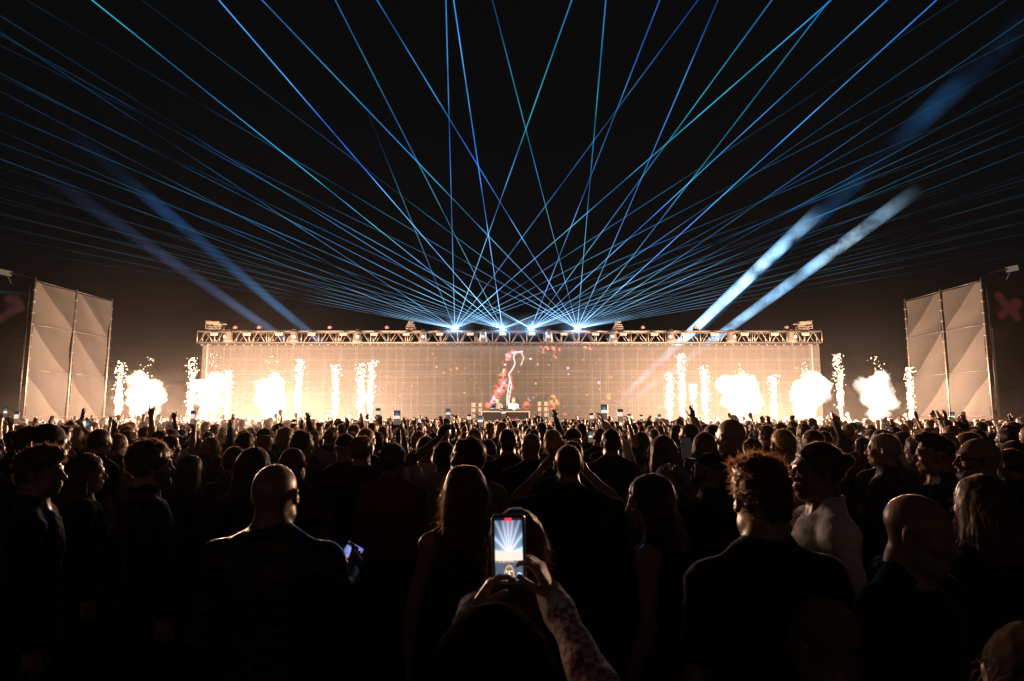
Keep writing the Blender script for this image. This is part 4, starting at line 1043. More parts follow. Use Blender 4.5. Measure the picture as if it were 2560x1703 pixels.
for si, (px, side) in enumerate(((1192,'left'),(1358,'right'))):
    base = at(px, 1040, 33.9); zt = at(px, 1006 if si == 0 else 1003, 33.9).z; z = zt-5*.285
    sb = empty('subwoofer', (base.x, 33.9, .98)); tag(sb, 'black subwoofer under the %s speaker stack' % side, 'subwoofer'); MB().box((0,0,(z-.99)/2), (.33,.3,(z-.99)/2)).build('case', dark, sb, bevel=.01)
    MB().lathe((0,-.305,(z-.99)/2), [(.0,0),(.2,0),(.17,.01),(.0,.03)], 20, 'y').build('cone', gear, sb)
    for k in range(5):
        o = c0 if first else copy_tree(c0); first = False; o.location = (base.x, 33.9, z+k*.285); o.rotation_euler = (0,0,(.12 if si == 0 else -.12))
        tag(o, 'pale grey speaker cabinet, %s in the stack %s of the booth' % (('lowest','second from bottom','middle one','second from top','topmost')[k], side), 'speaker', 'stacked speaker cabinets beside the booth')
    if si == 1:
        tb = empty('equipment_case', at(1378,1052,33.6)); tb.location.z = .98; tag(tb, 'small pale equipment case at the foot of the right speaker stack', 'case')
        MB().box((.1,0,.45), (.25,.25,.45)).build('case', cab_m, tb, bevel=.02); MB().box((.1,-.255,.5), (.2,.004,.02)).build('latch', dark, tb)

# ------------------------------------------------------------------ smoke hanging round the flames
def smoke(cx_, rx, cz_, rz_, dens, label, yy=(10.5, 21.5)):
    mb = MB(); n, k = 32, 16
    prof = [(math.sin(math.pi*j/k)*1.0+1e-4, -math.cos(math.pi*j/k)) for j in range(k+1)]
    mb.lathe((0,0,0), prof, n); o = mb.build('smoke', None, None, True); o.scale = (rx, yy[0], rz_); o.location = (cx_, yy[1], cz_)
    m = bpy.data.materials.new('flame_smoke'); m.use_nodes = True; nt = m.node_tree; nt.nodes.clear()
    pv = nt.nodes.new('ShaderNodeVolumePrincipled'); ou = nt.nodes.new('ShaderNodeOutputMaterial'); nt.links.new(pv.outputs[0], ou.inputs['Volume'])
    pv.inputs['Color'].default_value = (.95,.92,.9,1); pv.inputs['Anisotropy'].default_value = .75
    gt = nt.nodes.new('ShaderNodeTexGradient'); gt.gradient_type = 'SPHERICAL'; gc = nt.nodes.new('ShaderNodeTexCoord'); nt.links.new(gc.outputs['Object'], gt.inputs[0])
    ge = nt.nodes.new('ShaderNodeNewGeometry'); no = nt.nodes.new('ShaderNodeTexNoise'); no.inputs['Scale'].default_value = .33; no.inputs['Detail'].default_value = 2; nt.links.new(ge.outputs['Position'], no.inputs['Vector'])
    mr = nt.nodes.new('ShaderNodeMapRange'); mr.inputs['From Min'].default_value = .38; mr.inputs['From Max'].default_value = .66; mr.inputs['To Min'].default_value = .15; mr.inputs['To Max'].default_value = 2.2; nt.links.new(no.outputs['Fac'], mr.inputs['Value'])
    m1 = nt.nodes.new('ShaderNodeMath'); m1.operation = 'MULTIPLY'; nt.links.new(gt.outputs[1], m1.inputs[0]); nt.links.new(mr.outputs['Result'], m1.inputs[1])
    gm = nt.nodes.new('ShaderNodeMath'); gm.operation = 'MULTIPLY'; gm.inputs[1].default_value = dens*3.0; nt.links.new(m1.outputs[0], gm.inputs[0]); nt.links.new(gm.outputs[0], pv.inputs['Density'])
    o.data.materials.append(m); tag(o, label, 'smoke', kind='stuff')
smoke(-13.5, 14.0, 2.4, 5.5, .00026, 'warm smoke hanging round the left row of flames')
smoke(14.5, 13.0, 2.4, 5.0, .00017, 'warm smoke hanging round the right row of flames')
smoke(-8.5, 8.0, 1.2, 1.9, .0017, 'low warm smoke drifting over the left half of the crowd', (8.5, 17.5))
smoke(9.0, 6.5, 1.2, 1.7, .0008, 'low thin smoke drifting over the right half of the crowd', (7.5, 18.5))

# ------------------------------------------------------------------ phones
def screen_picture(kind, u, v):
    """colour shown on a phone screen, u -1..1 across, v 0..1 up"""
    if kind == 'concert':
        if v > .955: return (.01,.01,.015)
        if v > .47:
            t = (v-.47)/.485; a = math.atan2(u*.55, v-.43); ray_ = .5+.5*math.cos(a*17+.6)
            ray_ = ray_**3; g = math.exp(-((u*1.0)**2)*3.0)*math.exp(-t*1.2)
            b = .30*(1-t)**1.0+.95*ray_*(.35+.65*(1-t))+g*.8
            return (b*.55+g*.3+.02, b*.80+.04, b*1.0+.10)
        if v > .31: return (1.0,.93,.80)
        n = noise3(np.array([u*9.]), np.array([v*40.]), np.array([2.]))[0]
        e = .31+.02*n
        if v > e-.03: return (.65,.50,.42) if n > .1 else (.25,.18,.17)
        h = math.hypot((u-.0)/.36, (v-.10)/.15)
        if h < 1: return (.30,.14,.08) if h < .78 else (.75,.45,.28)
        return (.10+.03*n,.14+.04*n,.22+.05*n) if abs(u) > .35 else (.12,.12,.16)
    if kind == 'chat':
        if v > .93: return (.2,.2,.6)
        n = noise3(np.array([u*3.]), np.array([v*9.]), np.array([5.]))[0]
        if v < .18: return (.05,.35,.6) if n > 0 else (.5,.1,.2)
        return (.32,.33,.85) if n > -.1 else (.12,.25,.65)
    if kind == 'stage':
        if v > .62: t = (v-.62)/.38; k = math.exp(-abs(u)*1.5); return (.02+.25*k*(1-t), .03+.35*k*(1-t), .06+.42*k*(1-t))
        if v > .40: return (1,.9,.72)
        return (.14,.10,.08)
    if kind == 'off': return (.015,.013,.012)
    if kind == 'flame': return (.02,.03,.05) if v > .80 else (.9,.78,.60) if v > .42 else (.22,.15,.11)
    return (.9,.92,1.0)
def phone_meshes(kind, w=.074, h=.156, nu=7, nv=14, icons=False):
    V = []; F = []; cols = []
    for i in range(nu):
        for j in range(nv):
            u = (i+.5)/nu*2-1; v = (j+.5)/nv; i0 = len(V)
            for du, dv in ((0,0),(1,0),(1,1),(0,1)): V.append((((i+du)/nu-.5)*w*.90, -.0047, ((j+dv)/nv-.5)*h*.94))
            F.append((i0,i0+1,i0+2,i0+3)); cols.append(screen_picture(kind, u, v))
    me = fast_mesh('screen', V, F, False); ca = me.color_attributes.new('picture', 'FLOAT_COLOR', 'CORNER')
    arr = np.ones((len(F), 4, 4), np.float32); arr[..., :3] = np.array(cols)[:, None, :]; ca.data.foreach_set('color', arr.ravel())
    me.materials.append(attr_emat('phone_screen', 1.0)); return me
PM = {k: phone_meshes(k) for k in ('stage', 'flame', 'white', 'chat', 'off')}
bm_ = MB().box((0,0,0), (.037,.0042,.078)); pb = bm_.build('phone', pmat('phone_case', (.015,.015,.017), .25, metal=.3), None, bevel=.004)
PBODY = pb.data; PBODY.materials[0] = pmat('phone_case', (.015,.015,.017), .25)
bpy.data.objects.remove(pb)
def phone(loc, rot, kind, label, sc=1., mesh=None, group='phones held up in the crowd'):
    o = bpy.data.objects.new('phone', PBODY); COL.objects.link(o); b = o.modifiers.new('bevel', 'BEVEL'); b.width = .004; b.segments = 2
    o.location = loc; o.rotation_euler = rot; o.scale = (sc,)*3
    s_ = bpy.data.objects.new('screen', mesh or PM[kind]); COL.objects.link(s_); s_.parent = o
    tag(o, label, 'phone', group); return o

# ------------------------------------------------------------------ people one can tell apart
def world_h(px, py, d): return at(px, py, d)
HP = []          # x, y of everyone placed by hand
def local_arm(P0, sc, rz, elbow, wrist, hd, nrm, th, curl):
    Ri = np.array(Matrix.Rotation(-rz, 3, 'Z'))
    f = lambda v: Ri @ (np.array(v)-np.array(P0))/sc
    g = lambda v: Ri @ np.array(v, float)
    return [f(elbow), f(wrist), g(hd), g(nrm), g(th), curl]
TOPZ = {'bald': 1.750, 'short': 1.766, 'buzz': 1.757, 'quiff': 1.785, 'curly': 1.79, 'afro': 1.79, 'long': 1.772, 'wavy': 1.775, 'ponytail': 1.772, 'bob': 1.772,
        'bun': 1.76, 'cap': 1.765, 'cap_back': 1.765, 'beanie': 1.78, 'hat': 1.775, 'hood': 1.77}
def hero(px, ytop, d, label, yaw=0., hair='short', hc='black', sk='tan', top='tee', tc='black', vx=.0085, right='down', left='down', topmat=None, strands=1600, hatmat=None, **kw):
    p = at(px, ytop, d); sc = p.z/TOPZ[hair]; yw = math.radians(yaw)
    # the head sits over the root (slight offset with yaw ignored)
    P0 = (p.x, p.y, 0)
    if callable(right): right = right(P0, sc, yw)
    if callable(left): left = left(P0, sc, yw)
    P = Person(label, right, left, hair, top, vx, seed=int(px) % 17, strands=strands if hair not in ('bald','cap','beanie','hood','hat','cap_back') else 0, **kw)
    o = place_person(P, P0, yw, sc, label, dict(part_mats(sk, hc, tc, topmat), **({'beanie': hatmat} if hatmat else {}))); HP.append((p.x, p.y, .30)); return o, P, sc, yw
R_ = math.radians
def W_(px, py, d): p = at(px, py, d); return (p.x, p.y, p.z)
# bald man left of centre
o, P, sc, yw = hero(692, 1157, 2.35, 'bald man in a black leather jacket seen from behind, left of centre', -3, 'bald', sk='tan', top='jacket', vx=.006, topmat=leather(), wide=1.06, hsize=.95, hyaw=R_(-3),
     right=lambda P0, sc, y: local_arm(P0, sc, y, W_(838,1490,2.40), W_(872,1440,2.55), (.15,.5,.5), (-.6,-.5,.2), (-.4,-.6,.6), .8))
phone(W_(868,1403,2.60), (R_(-38), R_(30), R_(8)), 'chat', 'phone with a violet-blue screen held tilted beside the bald man in leather')
hero(1897, 1121, 1.98, 'curly-haired young man in a black T-shirt with bare neck, right foreground', 8, 'curly', 'brown', 'tan', vx=.006, strands=5200, hsize=.93, hyaw=R_(-4), hpitch=R_(-2))
hero(2040, 1107, 2.85, 'man in profile facing left with glasses and a pale T-shirt', 84, 'bun', 'black', 'brown', tc='white', vx=.0065, glasses=True, hsize=1.05)
hero(2268, 1232, 2.05, 'bald bearded man turned toward the camera, lower right', -148, 'bald', 'grey', 'tan', top='shirt', vx=.0065, beard=True, hyaw=R_(12), hpitch=R_(-14))
hero(1163, 1160, 3.0, 'woman with long wavy auburn hair reaching her waist, seen from behind', 6, 'wavy', 'auburn', 'pale', top='tank', vx=.0075, female=True, strands=6000, hsize=1.06)
hero(1292, 1266, 2.25, 'woman with orange-rimmed straight hair directly behind the big phone', 0, 'long', 'auburn', 'pale', top='tank', tc='charcoal', vx=.0075, female=True, strands=4000)
hero(1420, 1112, 3.9, 'man in black with both elbows out filming at head height, centre', 2, 'buzz', 'brown', 'tan', right='face', left='face', vx=.0075, wide=1.05)
hero(1112, 1105, 5.0, 'man in a beige T-shirt holding both arms up to film, left of centre', -4, 'short', 'black', 'brown', tc='beige', right='face', left='high')
hero(1170, 1092, 4.0, 'big bearded man in a grey T-shirt turned to the left', 38, 'short', 'black', 'brown', tc='grey', beard=True, wide=1.12, hyaw=R_(22))
hero(1632, 1180, 2.9, 'dark-haired woman in profile looking down to the left', 62, 'long', 'black', 'pale', top='tank', vx=.0065, female=True, hyaw=R_(14), hpitch=R_(-10), strands=1500)
o, P, sc, yw = hero(1760, 1130, 4.2, 'man in a dark cap turned left and looking up while he films', 66, 'cap', 'black', 'tan', vx=.0075, beard=True, hpitch=R_(14), glasses=True, right='face', left='face')
phone(W_(1716, 1122, 4.3), (0, 0, R_(16)), 'white', 'phone edge-lit in the hands of the man in the dark cap').children[0].data = phone_meshes('off')
hero(1955, 1072, 4.9, 'broad man in a creased white T-shirt behind the curly-haired man', 4, 'buzz', 'blond', 'pale', tc='beige', wide=1.1)
hero(2445, 1183, 2.6, 'light brown haired woman in black near the right edge', 10, 'long', 'brown', 'pale', female=True, vx=.0075, strands=2500)
hero(2440, 1097, 3.6, 'bald man with glasses facing left near the right edge', 74, 'bald', 'grey', 'tan', top='shirt', glasses=True, vx=.0075, beard=True)
hero(2330, 1080, 4.2, 'man with a tall quiff facing left in a dark shirt', 66, 'quiff', 'black', 'tan', top='shirt', vx=.0075)
hero(2205, 1083, 4.7, 'balding man turned left in front of the rightmost flames', 52, 'buzz', 'grey', 'tan', top='shirt', tc='charcoal')
hero(905, 1088, 5.1, 'sandy short-haired man in a black T-shirt, neck and ears rim-lit', 0, 'short', 'auburn', 'pale', wide=1.1, vx=.0085)
o, P, sc, yw = hero(864, 1083, 5.4, 'man in a cap with faint lettering on his black T-shirt', 28, 'cap', 'black', 'tan', wide=1.15)
cu = bpy.data.curves.new('lettering', 'FONT'); cu.body = 'FRESH'; cu.size = .075; cu.extrude = .001; to = bpy.data.objects.new('t', cu); COL.objects.link(to)
tm = bpy.data.meshes.new_from_object(to.evaluated_get(bpy.context.evaluated_depsgraph_get())); bpy.data.objects.remove(to)
lo_ = put('lettering', tm, pmat('print_grey', (.30,.28,.27), .8), o); lo_.location = (.03, -.150, 1.25); lo_.rotation_euler = (R_(86), 0, 0)
lo_.location = (-.12, -.165, 1.24)
hero(640, 1116, 4.0, 'woman with very long dark hair, left of the bald man', -4, 'long', 'black', 'pale', female=True, strands=2500)
hero(758, 1074, 5.6, 'short-haired man turned slightly right in a charcoal T-shirt', -30, 'short', 'black', 'tan', tc='charcoal')
hero(385, 1097, 3.6, 'round-haired bearded man turned right on the left side', -52, 'afro', 'brown', 'pale', beard=True, vx=.0075, strands=2500, top='shirt')
hero(108, 1104, 3.2, 'man with curly swept-up brown hair facing right at the left edge', -62, 'curly', 'brown', 'tan', vx=.007, top='shirt', strands=1500, hyaw=R_(-8), hsize=.95)
hero(128, 1058, 4.6, 'bearded man in a dark beanie facing right before the left tower', -66, 'beanie', 'black', 'tan', top='hoodie', beard=True)
hero(84, 1064, 5.0, 'dark-haired person in a jacket facing right at the far left', -60, 'short', 'black', 'tan', top='jacket')
hero(147, 1064, 6.2, 'small red-lit face under black hair in front of the left tower', -80, 'quiff', 'black', 'pale', tc='maroon')
hero(222, 1132, 4.1, 'woman with long brown hair turned right, left side', -58, 'long', 'brown', 'pale', female=True, top='shirt', strands=1200, hyaw=R_(-10))
hero(1826, 1051, 4.7, 'bald man in a dark jacket with a pale collar, right of centre', 12, 'bald', sk='pale', top='jacket', hyaw=R_(14), hsize=1.06)
hero(1657, 1086, 5.2, 'woman with long straight brown hair between the phones, right of centre', -6, 'long', 'brown', 'pale', female=True, top='shirt', tc='grey', strands=2000)
hero(1759, 1079, 5.6, 'woman with a smooth rounded bob behind the capped man', 0, 'bob', 'brown', 'pale', female=True)
hero(1270, 1073, 6.0, 'slim short-haired man in a black T-shirt right below the booth', 3, 'short', 'black', 'tan')
hero(1527, 1072, 5.8, 'short-haired man in a navy T-shirt right of the filming man', -3, 'short', 'black', 'tan', tc='navy', wide=1.05)
o_, _, _, _ = hero(2600, 1545, 1.05, 'head with brown hair cut off by the lower right corner', 10, 'long', 'brown', 'pale', female=True, vx=.0075, zmin=.9, top='hoodie', strands=2500)
[setattr(c.material_slots[0], 'material', pmat('hair_matte_brown', (.03,.015,.008), .9, spec=.1)) for c in o_.children if c.name.startswith('hair')]
hero(2045, 1486, 1.70, 'short person in a pale knitted beanie at the bottom right', 20, 'beanie', 'brown', 'tan', top='hoodie', tc='charcoal', vx=.0075, hatmat=pmat('knit_beige', (.26,.19,.13), .95, spec=.1, noise=.5, nscale=120, bump=1.0))
# the woman filming in the foreground
P0 = (W_(1250,1486,1.02)); HZ = P0[2]; sc = HZ/TOPZ['long']; P0 = (P0[0]-.01, P0[1], 0)
wr = at(1380, 1496, 1.62); el = at(1506, 1740, 1.33)
PHC = at(1272, 1372, 1.60)
ra = local_arm(P0, sc, 0, el, wr, (-.42,.02,1), (-1,.45,-.3), (-.25,-1,.1), .95)
wl = at(1182, 1528, 1.61); ell = at(1120, 1775, 1.30)
la = local_arm(P0, sc, 0, ell, wl, (PHC.x-.035-wl.x, PHC.y+.015-wl.y, PHC.z-.068-wl.z), (.8,-.05,.2), (.1,-.95,.3), .75)
PG = Person('filming woman', ra, la, 'long', 'shirt', .0048, hsize=.94, slim=.009, female=True, strands=5000, zmin=.95, seed=5)
knit = bpy.data.materials.new('checked_knit'); knit.use_nodes = True; nt = knit.node_tree; b = nt.nodes['Principled BSDF']
tc = nt.nodes.new('ShaderNodeTexCoord'); vo = nt.nodes.new('ShaderNodeTexVoronoi'); vo.inputs['Scale'].default_value = 85; vo.inputs['Randomness'].default_value = .35
nt.links.new(tc.outputs['Object'], vo.inputs['Vector']); wv = nt.nodes.new('ShaderNodeTexChecker'); wv.inputs['Scale'].default_value = 48
wv.inputs[1].default_value = (.66,.47,.36,1); wv.inputs[2].default_value = (.32,.02,.02,1); nt.links.new(tc.outputs['Object'], wv.inputs[0])
n_ = nt.nodes.new('ShaderNodeTexNoise'); n_.inputs['Scale'].default_value = 30; nt.links.new(tc.outputs['Object'], n_.inputs['Vector'])
mx = nt.nodes.new('ShaderNodeMix'); mx.data_type = 'RGBA'; mx.inputs['B'].default_value = (.10,.05,.035,1)
mrn = nt.nodes.new('ShaderNodeMapRange'); mrn.inputs['From Min'].default_value = .45; mrn.inputs['From Max'].default_value = 1.1; nt.links.new(n_.outputs['Fac'], mrn.inputs['Value'])
nt.links.new(wv.outputs[0], mx.inputs['A']); nt.links.new(mrn.outputs['Result'], mx.inputs['Factor']); nt.links.new(mx.outputs['Result'], b.inputs['Base Color'])
bp = nt.nodes.new('ShaderNodeBump'); bp.inputs['Strength'].default_value = .5; bp.inputs['Distance'].default_value = .003; nt.links.new(vo.outputs['Distance'], bp.inputs['Height']); nt.links.new(bp.outputs['Normal'], b.inputs['Normal'])
b.inputs['Roughness'].default_value = .9; b.inputs['Sheen Weight'].default_value = .4
mm_ = part_mats('pale', 'black', 'maroon', knit); mm_['strands'] = mm_['hair'] = pmat('hair_matte_black', (.005,.004,.004), .95, spec=.08); mm_['hair'].node_tree.nodes['Principled BSDF'].inputs['IOR'].default_value = 1.05
gw = place_person(PG, P0, 0, sc, 'woman in a red checked knit sleeve filming with a phone, centre foreground', mm_)
HP.append((P0[0], P0[1], .3))
for sd in (1, -1):
    E, Wr = PG.cuff[sd]; F = Field(np.minimum(E, Wr)-.1, np.maximum(E, Wr)+.1, .004)
    F.cap(E+(Wr-E)*.82, E+(Wr-E)*1.04, .0435, .037, k=0); F.wobble(.003, 60, seed=2)
    V, Fc = F.net(); put('cuff', fast_mesh('cuff', V, Fc), cloth('beige'), gw)
big = phone_meshes('concert', nu=44, nv=92)
bp_ = phone(PHC, (R_(-3), R_(-1.5), 0), 'concert', 'big phone held upright, its bright screen filming the stage', 1.0, big)
bo = bpy.data.objects.new('case_rim', None)
bpy.data.objects.remove(bo)
rim = MB(); rr = [(.0385*sx, -.001, .0795*sz) for sx, sz in ((-1,-.93),(-1,.93),(-.88,1),(.88,1),(1,.93),(1,-.93),(.88,-1),(-.88,-1),(-1,-.93))]
rim.tube(rr, .0032, 8); rim.build('case_rim', pmat('case_clear', (.5,.42,.36), .2), bp_, True)
for nm, (u, v), r0_, col_ in (('record_timer', (0, .069), (.0085,.0035), (.95,.03,.06)), ('thumbnail', (.024,-.060), (.0056,.0056), (.85,.9,1)), ('shutter_button', (-.001,-.0585), (.0036,.0036), (1,1,1)),
        ('zoom_dot', (-.006,-.0515), (.0018,.0018), (1,.9,.8)), ('zoom_dot', (0,-.0515), (.0018,.0018), (1,.8,.4)), ('zoom_dot', (.006,-.0515), (.0018,.0018), (1,.9,.8))):
    q = MB()
    if nm == 'record_timer': q.box((0,0,0), (r0_[0], .0004, r0_[1]))
    else: q.lathe((0,0,0), [(.0,-.0004),(r0_[0],-.0004),(r0_[0],.0004),(.0,.0004)], 14, 'y')
    qo = q.build(nm, emat(nm+'_light', col_, 1.6), bp_.children[0]); qo.location = (u, -.0056, v)

# performers
for px, hr, hc_, lb, yw_, ra_, la_ in ((1243,'short','black','performer in pale grey leaning over the left half of the booth', 176, 'bent','bent'), (1284,'quiff','blond','blond performer in a white shirt behind the right half of the booth', 186, 'bent','up')):
    p = at(px, 994, 34.3); scp = (p.z-.98)/TOPZ[hr]
    P = Person(lb, ra_, 'bent', hr, 'shirt', .014, seed=3)
    place_person(P, (p.x, 34.3, .98), R_(yw_), scp, lb, part_mats('pale', hc_, 'grey' if px < 1260 else 'white'), cat='performer')

# ------------------------------------------------------------------ the rest of the crowd: shared bodies, own copies
KINDS = [('down','down','short',0), ('down','bent','buzz',0), ('down','down','long',1), ('bent','bent','curly',0), ('down','down','cap_back',0), ('down','down','bob',1), ('down','bent','quiff',0), ('down','down','ponytail',1),
         ('face','face','short',0), ('face','face','long',1), ('phone','down','short',0), ('phone','down','long',1), ('up','down','short',0), ('up','upout','short',0), ('clap','clap','bun',1), ('fist','down','cap',0), ('horns','down','short',0), ('high','high','buzz',0), ('down','down','hat',0), ('down','down','bald',0), ('upout','down','long',1), ('longarm','down','short',0)]
PROTO = []
for i, (r_, l_, h_, fem) in enumerate(KINDS):
    PROTO.append(Person('p', r_, l_, h_, 'tee' if i % 3 else 'shirt', .0125 if i < 8 else .012, female=bool(fem), seed=i+20, hyaw=.35*math.sin(i*2.7), hpitch=.16*math.sin(i*1.9+1), htilt=.12*math.sin(i*3.3), strands=1100 if h_ not in ('bald','cap','hat','cap_back') else 0, wide=1+.05*math.sin(i*2.2)))
HN = {'short': 'short-haired', 'buzz': 'close-cropped', 'long': 'long-haired', 'curly': 'curly-haired', 'cap_back': 'backward-capped', 'bob': 'bob-haired', 'quiff': 'quiffed', 'ponytail': 'ponytailed', 'bun': 'bun-haired', 'cap': 'capped', 'hat': 'brimmed-hat', 'bald': 'bald'}
PN = {'down': 'standing still', 'bent': 'hands in front', 'face': 'filming with both hands', 'phone': 'holding a phone up', 'longarm': 'stretching a phone up high', 'up': 'raising one arm', 'upout': 'raising one open hand', 'clap': 'clapping overhead', 'fist': 'raising a fist', 'horns': 'making a horns sign', 'high': 'filming overhead'}
MARKS = [(0,'before the far left wall'),(70,'before the left tower'),(180,'before the inner left tower sheet'),(285,'under the first spark fountain'),(330,'under the leftmost flame cloud'),(420,'between the first two flame clouds'),(495,'under the second flame cloud'),(575,'left of the squarish flame'),
         (645,'under the squarish flame'),(730,'under the thin left fountain'),(800,'under the lone left fountain'),(870,'under the twin left fountains'),(950,'right of the twin fountains'),(1030,'left of the left speakers'),(1130,'under the left speakers'),(1204,'under the booth, left half'),(1262,'under the booth, right half'),
         (1325,'under the right speakers'),(1400,'right of the right speakers'),(1480,'left of the four fountains'),(1560,'just left of the close fountains'),(1655,'under the close fountains'),(1725,'under the last close fountain'),(1790,'under the T-shaped flame'),(1910,'under the fountain between right clouds'),
         (1960,'under the tall right flame'),(2070,'under the fountain past the wall end'),(2135,'under the rightmost flame cloud'),(2250,'before the right tower edge'),(2330,'before the right tower middle'),(2420,'before the right tower outer sheet'),(2485,'before the far right wall')]
def proj(x, y, z):
    v = Vector((x, y, z))-CAM; yy = v.y*math.cos(TH)+v.z*math.sin(TH); zz = -v.y*math.sin(TH)+v.z*math.cos(TH)
    return W0/2+FPX*v.x/yy, H0/2-FPX*zz/yy
rg = np.random.default_rng(21); crowd = []
def free(x, y, r):
    return all((x-a)**2+(y-b)**2 > (r+c-.12)**2 for a, b, c in HP)
def add(x, y, k, H, yaw): crowd.append([x, y, k, H, yaw]); HP.append((x, y, .27))
# raised arms and phones the photograph shows, by direction and rough distance
FEAT = [(1547,1086,6.4,21),(178,1085,7.2,17),(335,1075,7.5,16),(232,1085,8.5,12),(620,1078,8.0,20),(515,1078,10,12),(935,1078,6.6,10),(965,1072,10.5,12),(1000,1070,11,13),(1045,1066,12,17),(1065,1064,13,12),(1105,1063,14,13),(1140,1066,11.5,10),(1172,1064,13,9),(1205,1066,9.5,8),
        (1300,1062,14,14),(1320,1062,13,13),(1345,1063,15,12),(1378,1064,12,9),(1440,1064,12,8),(1462,1066,10,11),(1484,1070,8.4,8),(1519,1068,7.6,10),(1590,1062,13.5,10),(1612,1078,7.8,9),(1640,1062,13,10),(1655,1062,14,17),
        (1790,1066,10,20),(1800,1062,11,12),(1890,1062,11.5,15),(1905,1064,13,14),(2060,1066,9.5,12),(2160,1064,11,8),(2320,1066,10,20),(2345,1066,10.5,12),(2385,1068,9,10),(2430,1072,7.2,8),(2405,1062,11,15),(2512,1062,11,12),(700,1068,12,12),(780,1066,13,13),(870,1064,14,12),(455,1072,9.5,14),(405,1072,10,16)]
for px, yt, d, k in FEAT:
    p = at(px, yt, d)
    if free(p.x, p.y, .12): add(p.x, p.y, k, p.z, rg.normal(0, .12))
d = 4.7
while d < 12.6 and len(crowd) < 246:
    step = .50+.012*d; half = d*.83+.25; x = -half+rg.uniform(0, step)
    while x < half:
        xx = x+rg.normal(0, .09); yy = d+rg.normal(0, .16)
        if free(xx, yy, .235):
            k = int(rg.choice([0,0,0,0,1,1,1,2,2,2,3,4,5,6,7,8,10,12,18,19], p=None)); k = k if d > 7.2 or k not in (8,10,12) else 1; H = (rg.normal(1.66, .045) if PROTO[k].parts and KINDS[k][3] else rg.normal(1.755, .05))
            H = min(H, 1.86); yaw = rg.normal(0, .28)
            if abs(xx) > .55*d: yaw += .35*(1 if xx > 0 else -1)
            if len(crowd) < 246: add(xx, yy, k, H, yaw)
        x += step*rg.uniform(.85, 1.2)
    d += .56+.012*d
D_MAX = max(c[1] for c in crowd if True)
groups = {}
for c in crowd:
    px, _ = proj(c[0], c[1], c[3]); j = max(i for i, m_ in enumerate(MARKS) if px >= m_[0] or i == 0); c.append(j); groups.setdefault(j, []).append(c)
CC = ['black']*7+['charcoal']*3+['navy','grey','white','beige','maroon','olive','red','denim']
ph_n = 0
for j, cs in groups.items():
    cs.sort(key=lambda c: c[1])
    for n_i, c in enumerate(cs):
        x, y, k, H, yaw, _ = c; r_, l_, h_, fem = KINDS[k]; tcol = CC[rg.integers(len(CC))]
        hcol = ['black','black','brown','brown','auburn','blond'][rg.integers(6)] if h_ not in ('cap','hat','cap_back') else 'black'; sk = ['pale','tan','tan','brown'][rg.integers(4)]
        pose = r_ if r_ != 'down' else l_
        nth = ord_[n_i]+' nearest'
        lab = '%s %s in %s %s, %s %s' % (HN[h_], 'woman' if fem else 'man', tcol, PN[pose], nth, MARKS[j][1])
        sx = 1+rg.normal(0, .04); s1 = H/TOPZ[h_]; P = PROTO[k]
        o = place_person(P, (x, y, 0), yaw, (s1*sx, s1*sx, s1), lab, part_mats(sk, hcol, tcol), group='festival crowd standing before the stage')
        o.rotation_euler = (.035*math.sin(x*9.1+y*3.7), .045*math.sin(x*5.3-y*7.9), yaw)
        if pose in ('face', 'phone', 'high', 'longarm'):
            W = P.arms[1][1]; Wl = P.arms[-1][1]
            if pose in ('phone', 'longarm'): q = W+npv((-.055,-.012,.13)); rot = (0,0,yaw)
            else: q = npv((0, (W[1]+Wl[1])/2-.01, W[2]+.075)); rot = (0, math.pi/2 if (k+n_i) % 2 else 0, yaw)
            q = Matrix.Rotation(yaw, 3, 'Z') @ Vector((q[0]*s1*sx, q[1]*s1*sx, q[2]*s1)); kind = ('stage','flame','stage','flame')[ph_n % 4]; ph_n += 1
            phone(Vector((x, y, 0))+q, rot, kind, '%s phone of the %s %s %s %s' % ('upright' if rot[1] == 0 else 'sideways', HN[h_], 'woman' if fem else 'man', nth, MARKS[j][1]), 1.0)
# the phone on a long arm right of the booth
p = at(1520, 1066, 7.0)

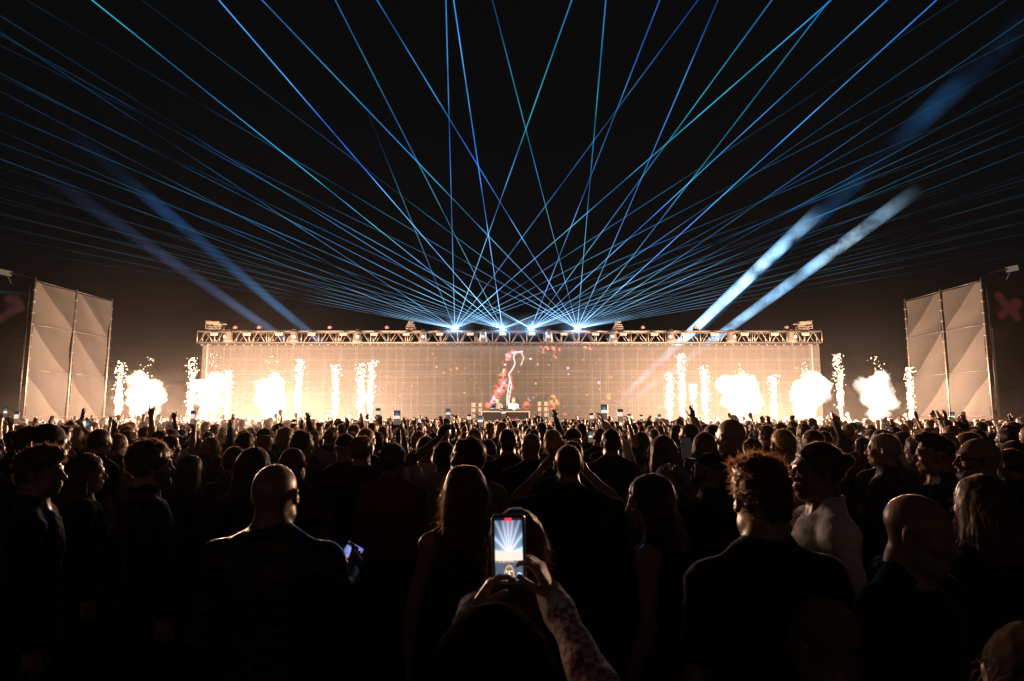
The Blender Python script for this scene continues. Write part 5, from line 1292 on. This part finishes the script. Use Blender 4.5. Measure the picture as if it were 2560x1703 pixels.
# ------------------------------------------------------------------ far rows: nobody could count them
LOW = []
for i, (r_, l_, h_, fem) in enumerate((('down','down','short',0),('down','down','long',1),('up','down','short',0),('face','face','short',0),('up','upout','long',1),('down','down','curly',0),('clap','clap','short',0))):
    P = Person('far', r_, l_, h_, 'tee', .026, female=bool(fem), seed=i, zmin=1.0)
    vs_, fs_, ms_ = [], [], []; base = 0
    for nm, me in P.parts.items():
        v = np.zeros(len(me.vertices)*3, np.float32); me.vertices.foreach_get('co', v); f_ = np.zeros(len(me.polygons)*4, np.int32); me.loops.foreach_get('vertex_index', f_)
        vs_.append(v.reshape(-1,3)); fs_.append(f_.reshape(-1,4)+base); base += len(me.vertices)
        ms_.append(np.full(len(me.polygons), {'body':0,'hair':1}.get(nm, 2), np.int32))
    LOW.append((np.concatenate(vs_), np.concatenate(fs_), np.concatenate(ms_)))
AV, AF, AM = [], [], []; base = 0; rg = np.random.default_rng(5); yfar = D_MAX+.3; n_far = 0
d = min(yfar, 12.9)
while d < 31.0:
    half = min(d*.83+.3, 26); x = -half+rg.uniform(0, .5)
    while x < half:
        i = int(rg.choice(7, p=[.50,.27,.05,.05,.03,.07,.03])); v, f_, m_ = LOW[i]
        if True:
            a = rg.normal(0, .3); c_, s_ = math.cos(a), math.sin(a); sc_ = rg.normal(.975, .035); w = v.copy()
            w = np.stack([(v[:,0]*c_-v[:,1]*s_)*sc_+x+rg.normal(0,.08), (v[:,0]*s_+v[:,1]*c_)*sc_+d+rg.normal(0,.15), v[:,2]*sc_], 1)
            mm = m_.copy(); cl = rg.integers(5); mm[m_ == 2] = 2+cl
            AV.append(w); AF.append(f_+base); AM.append(mm); base += len(v); n_far += 1
        x += rg.uniform(.46, .72)
    d += .62+.012*d
me = fast_mesh('crowd', np.concatenate(AV), np.concatenate(AF)); mm = np.concatenate(AM)
for m_ in (skin('tan'), hairm('brown'), cloth('black'), cloth('charcoal'), cloth('maroon'), cloth('grey'), cloth('black')): me.materials.append(m_)
if len(mm) == len(me.polygons): me.polygons.foreach_set('material_index', mm)
far = put('far_crowd', me, None); tag(far, 'dense far rows of the crowd packed up to the stage', 'crowd', kind='stuff')
